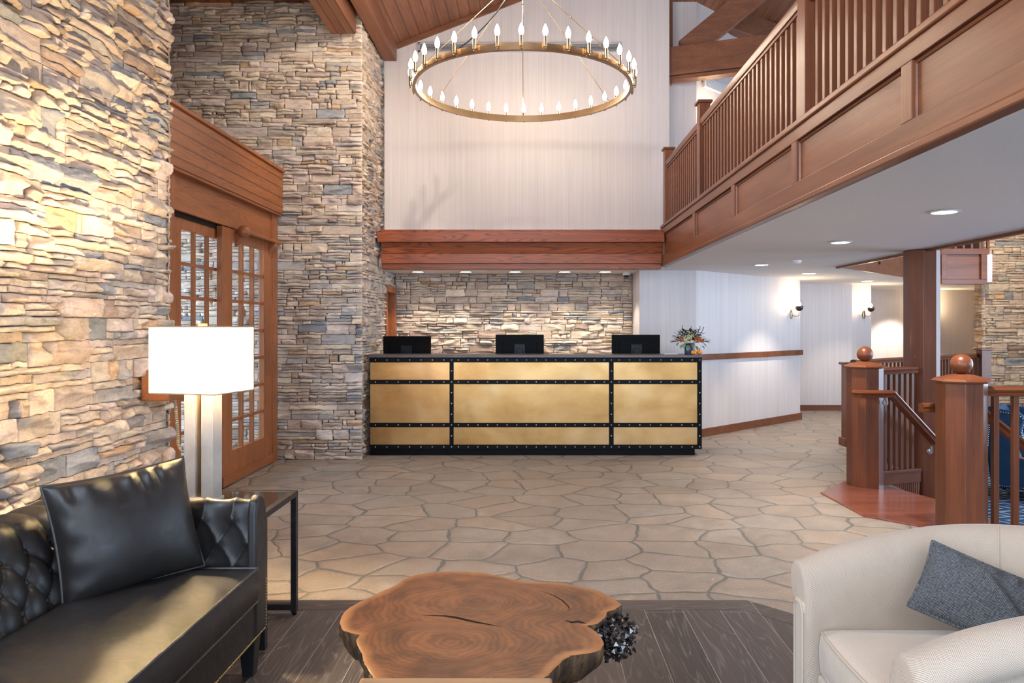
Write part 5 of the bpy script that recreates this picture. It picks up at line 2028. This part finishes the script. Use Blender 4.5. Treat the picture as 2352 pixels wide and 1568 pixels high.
# sloping handrails down the stairs
h1 = thing('stair_handrail', 'sloping wooden handrail mounted on the far newel and tall post', 'handrail', (3.14, 6.6, .85))
rail(MB(), [(2.975, 6.66, .885), (3.02, 6.60, .885), (3.18, 6.585, .885), (3.30, 6.62, .885), (3.86, 6.90, .40), (3.92, 6.93, .40)]).build('rail', 'stairX', h1, smooth=True, angle=25)
for x, y, z in ((3.27, 6.64, .83), (3.84, 6.93, .33)):
    MB().tube([(x, y + .03, z - .03), (x, y - .01, z - .035), (x - .01, y - .02, z + .03)], .009, 8).tube([(x, y + .035, z - .03), (x, y + .022, z - .03)], .028, 14).build('bracket', 'chrome', h1, smooth=True, label='small metal handrail bracket')
h2 = thing('stair_handrail', 'sloping wooden handrail mounted on the newel behind the armchair', 'handrail', (3.2, 5.25, .85))
rail(MB(), [(2.86, 5.30, .905), (3.0, 5.30, .905), (3.25, 5.27, .905), (3.95, 5.27, .35)]).build('rail', 'stairX', h2, smooth=True, angle=25)
MB().tube([(3.55, 5.12, .56), (3.55, 5.24, .55), (3.55, 5.27, .62)], .009, 8).build('bracket', 'chrome', h2, smooth=True)

# ---------------------------------------------------------------- lounge chairs
def wing_chair(label, x, y, rz, mt):
    t = thing('wing_chair', label, 'armchair', (x, y, LOW), rz, 'wing chairs in the sunken lounge')
    # local: chair faces +x
    side = [(-.40, .14), (.36, .14), (.40, .18), (.40, .56), (.36, .62), (.20, .62), (.06, .66), (-.02, .76), (-.06, .92), (-.02, 1.08), (-.10, 1.15), (-.30, 1.17), (-.44, 1.16), (-.50, 1.12), (-.46, .7)]
    for s in (-1, 1):
        o = MB().extrude(side, 'Y', s * .30, s * .40).build('wing', mt, t, world=False, bevel=.03, seg=4, smooth=True)
        n_ = MB()
        for k in range(len(side) - 1):
            p, q = Vector((side[k][0], s * .403, side[k][1])), Vector((side[k + 1][0], s * .403, side[k + 1][1]))
            c = Vector((-.1, s * .403, .6))
            m2 = max(1, int((q - p).length / .028))
            for j in range(m2):
                r_ = p.lerp(q, j / m2)
                r_ = r_ + (c - r_).normalized() * .035
                n_.ball(r_, .008, 6)
        n_.build('nail_trim', 'chrome', o, world=False, smooth='all')
    MB().extrude([(-.40, .30), (-.24, .34), (-.30, 1.14), (-.36, 1.20), (-.47, 1.18), (-.50, 1.10), (-.44, .30)], 'Y', -.31, .31).build('backrest', mt, t, world=False, bevel=.03, seg=4, smooth=True)
    MB().box(-.26, .42, -.29, .29, .34, .50).build('seat_cushion', mt, t, world=False, bevel=.04, seg=4, smooth=True)
    MB().box(-.38, .40, -.30, .30, .14, .33).build('seat_base', mt, t, world=False, bevel=.015)
    for lx in (-.36, .34):
        for ly in (-.32, .32):
            MB().box(lx - .025, lx + .025, ly - .025, ly + .025, 0, .15).build('leg', 'black_wood', t, world=False)
    return t


wing_chair('blue leather wing chair with nailheads in the sunken lounge', 6.62, 9.55, R(-42), 'blue_leather')
wing_chair('dark leather wing chair half hidden between the stair newels', 5.02, 9.0, R(-150), 'leather')
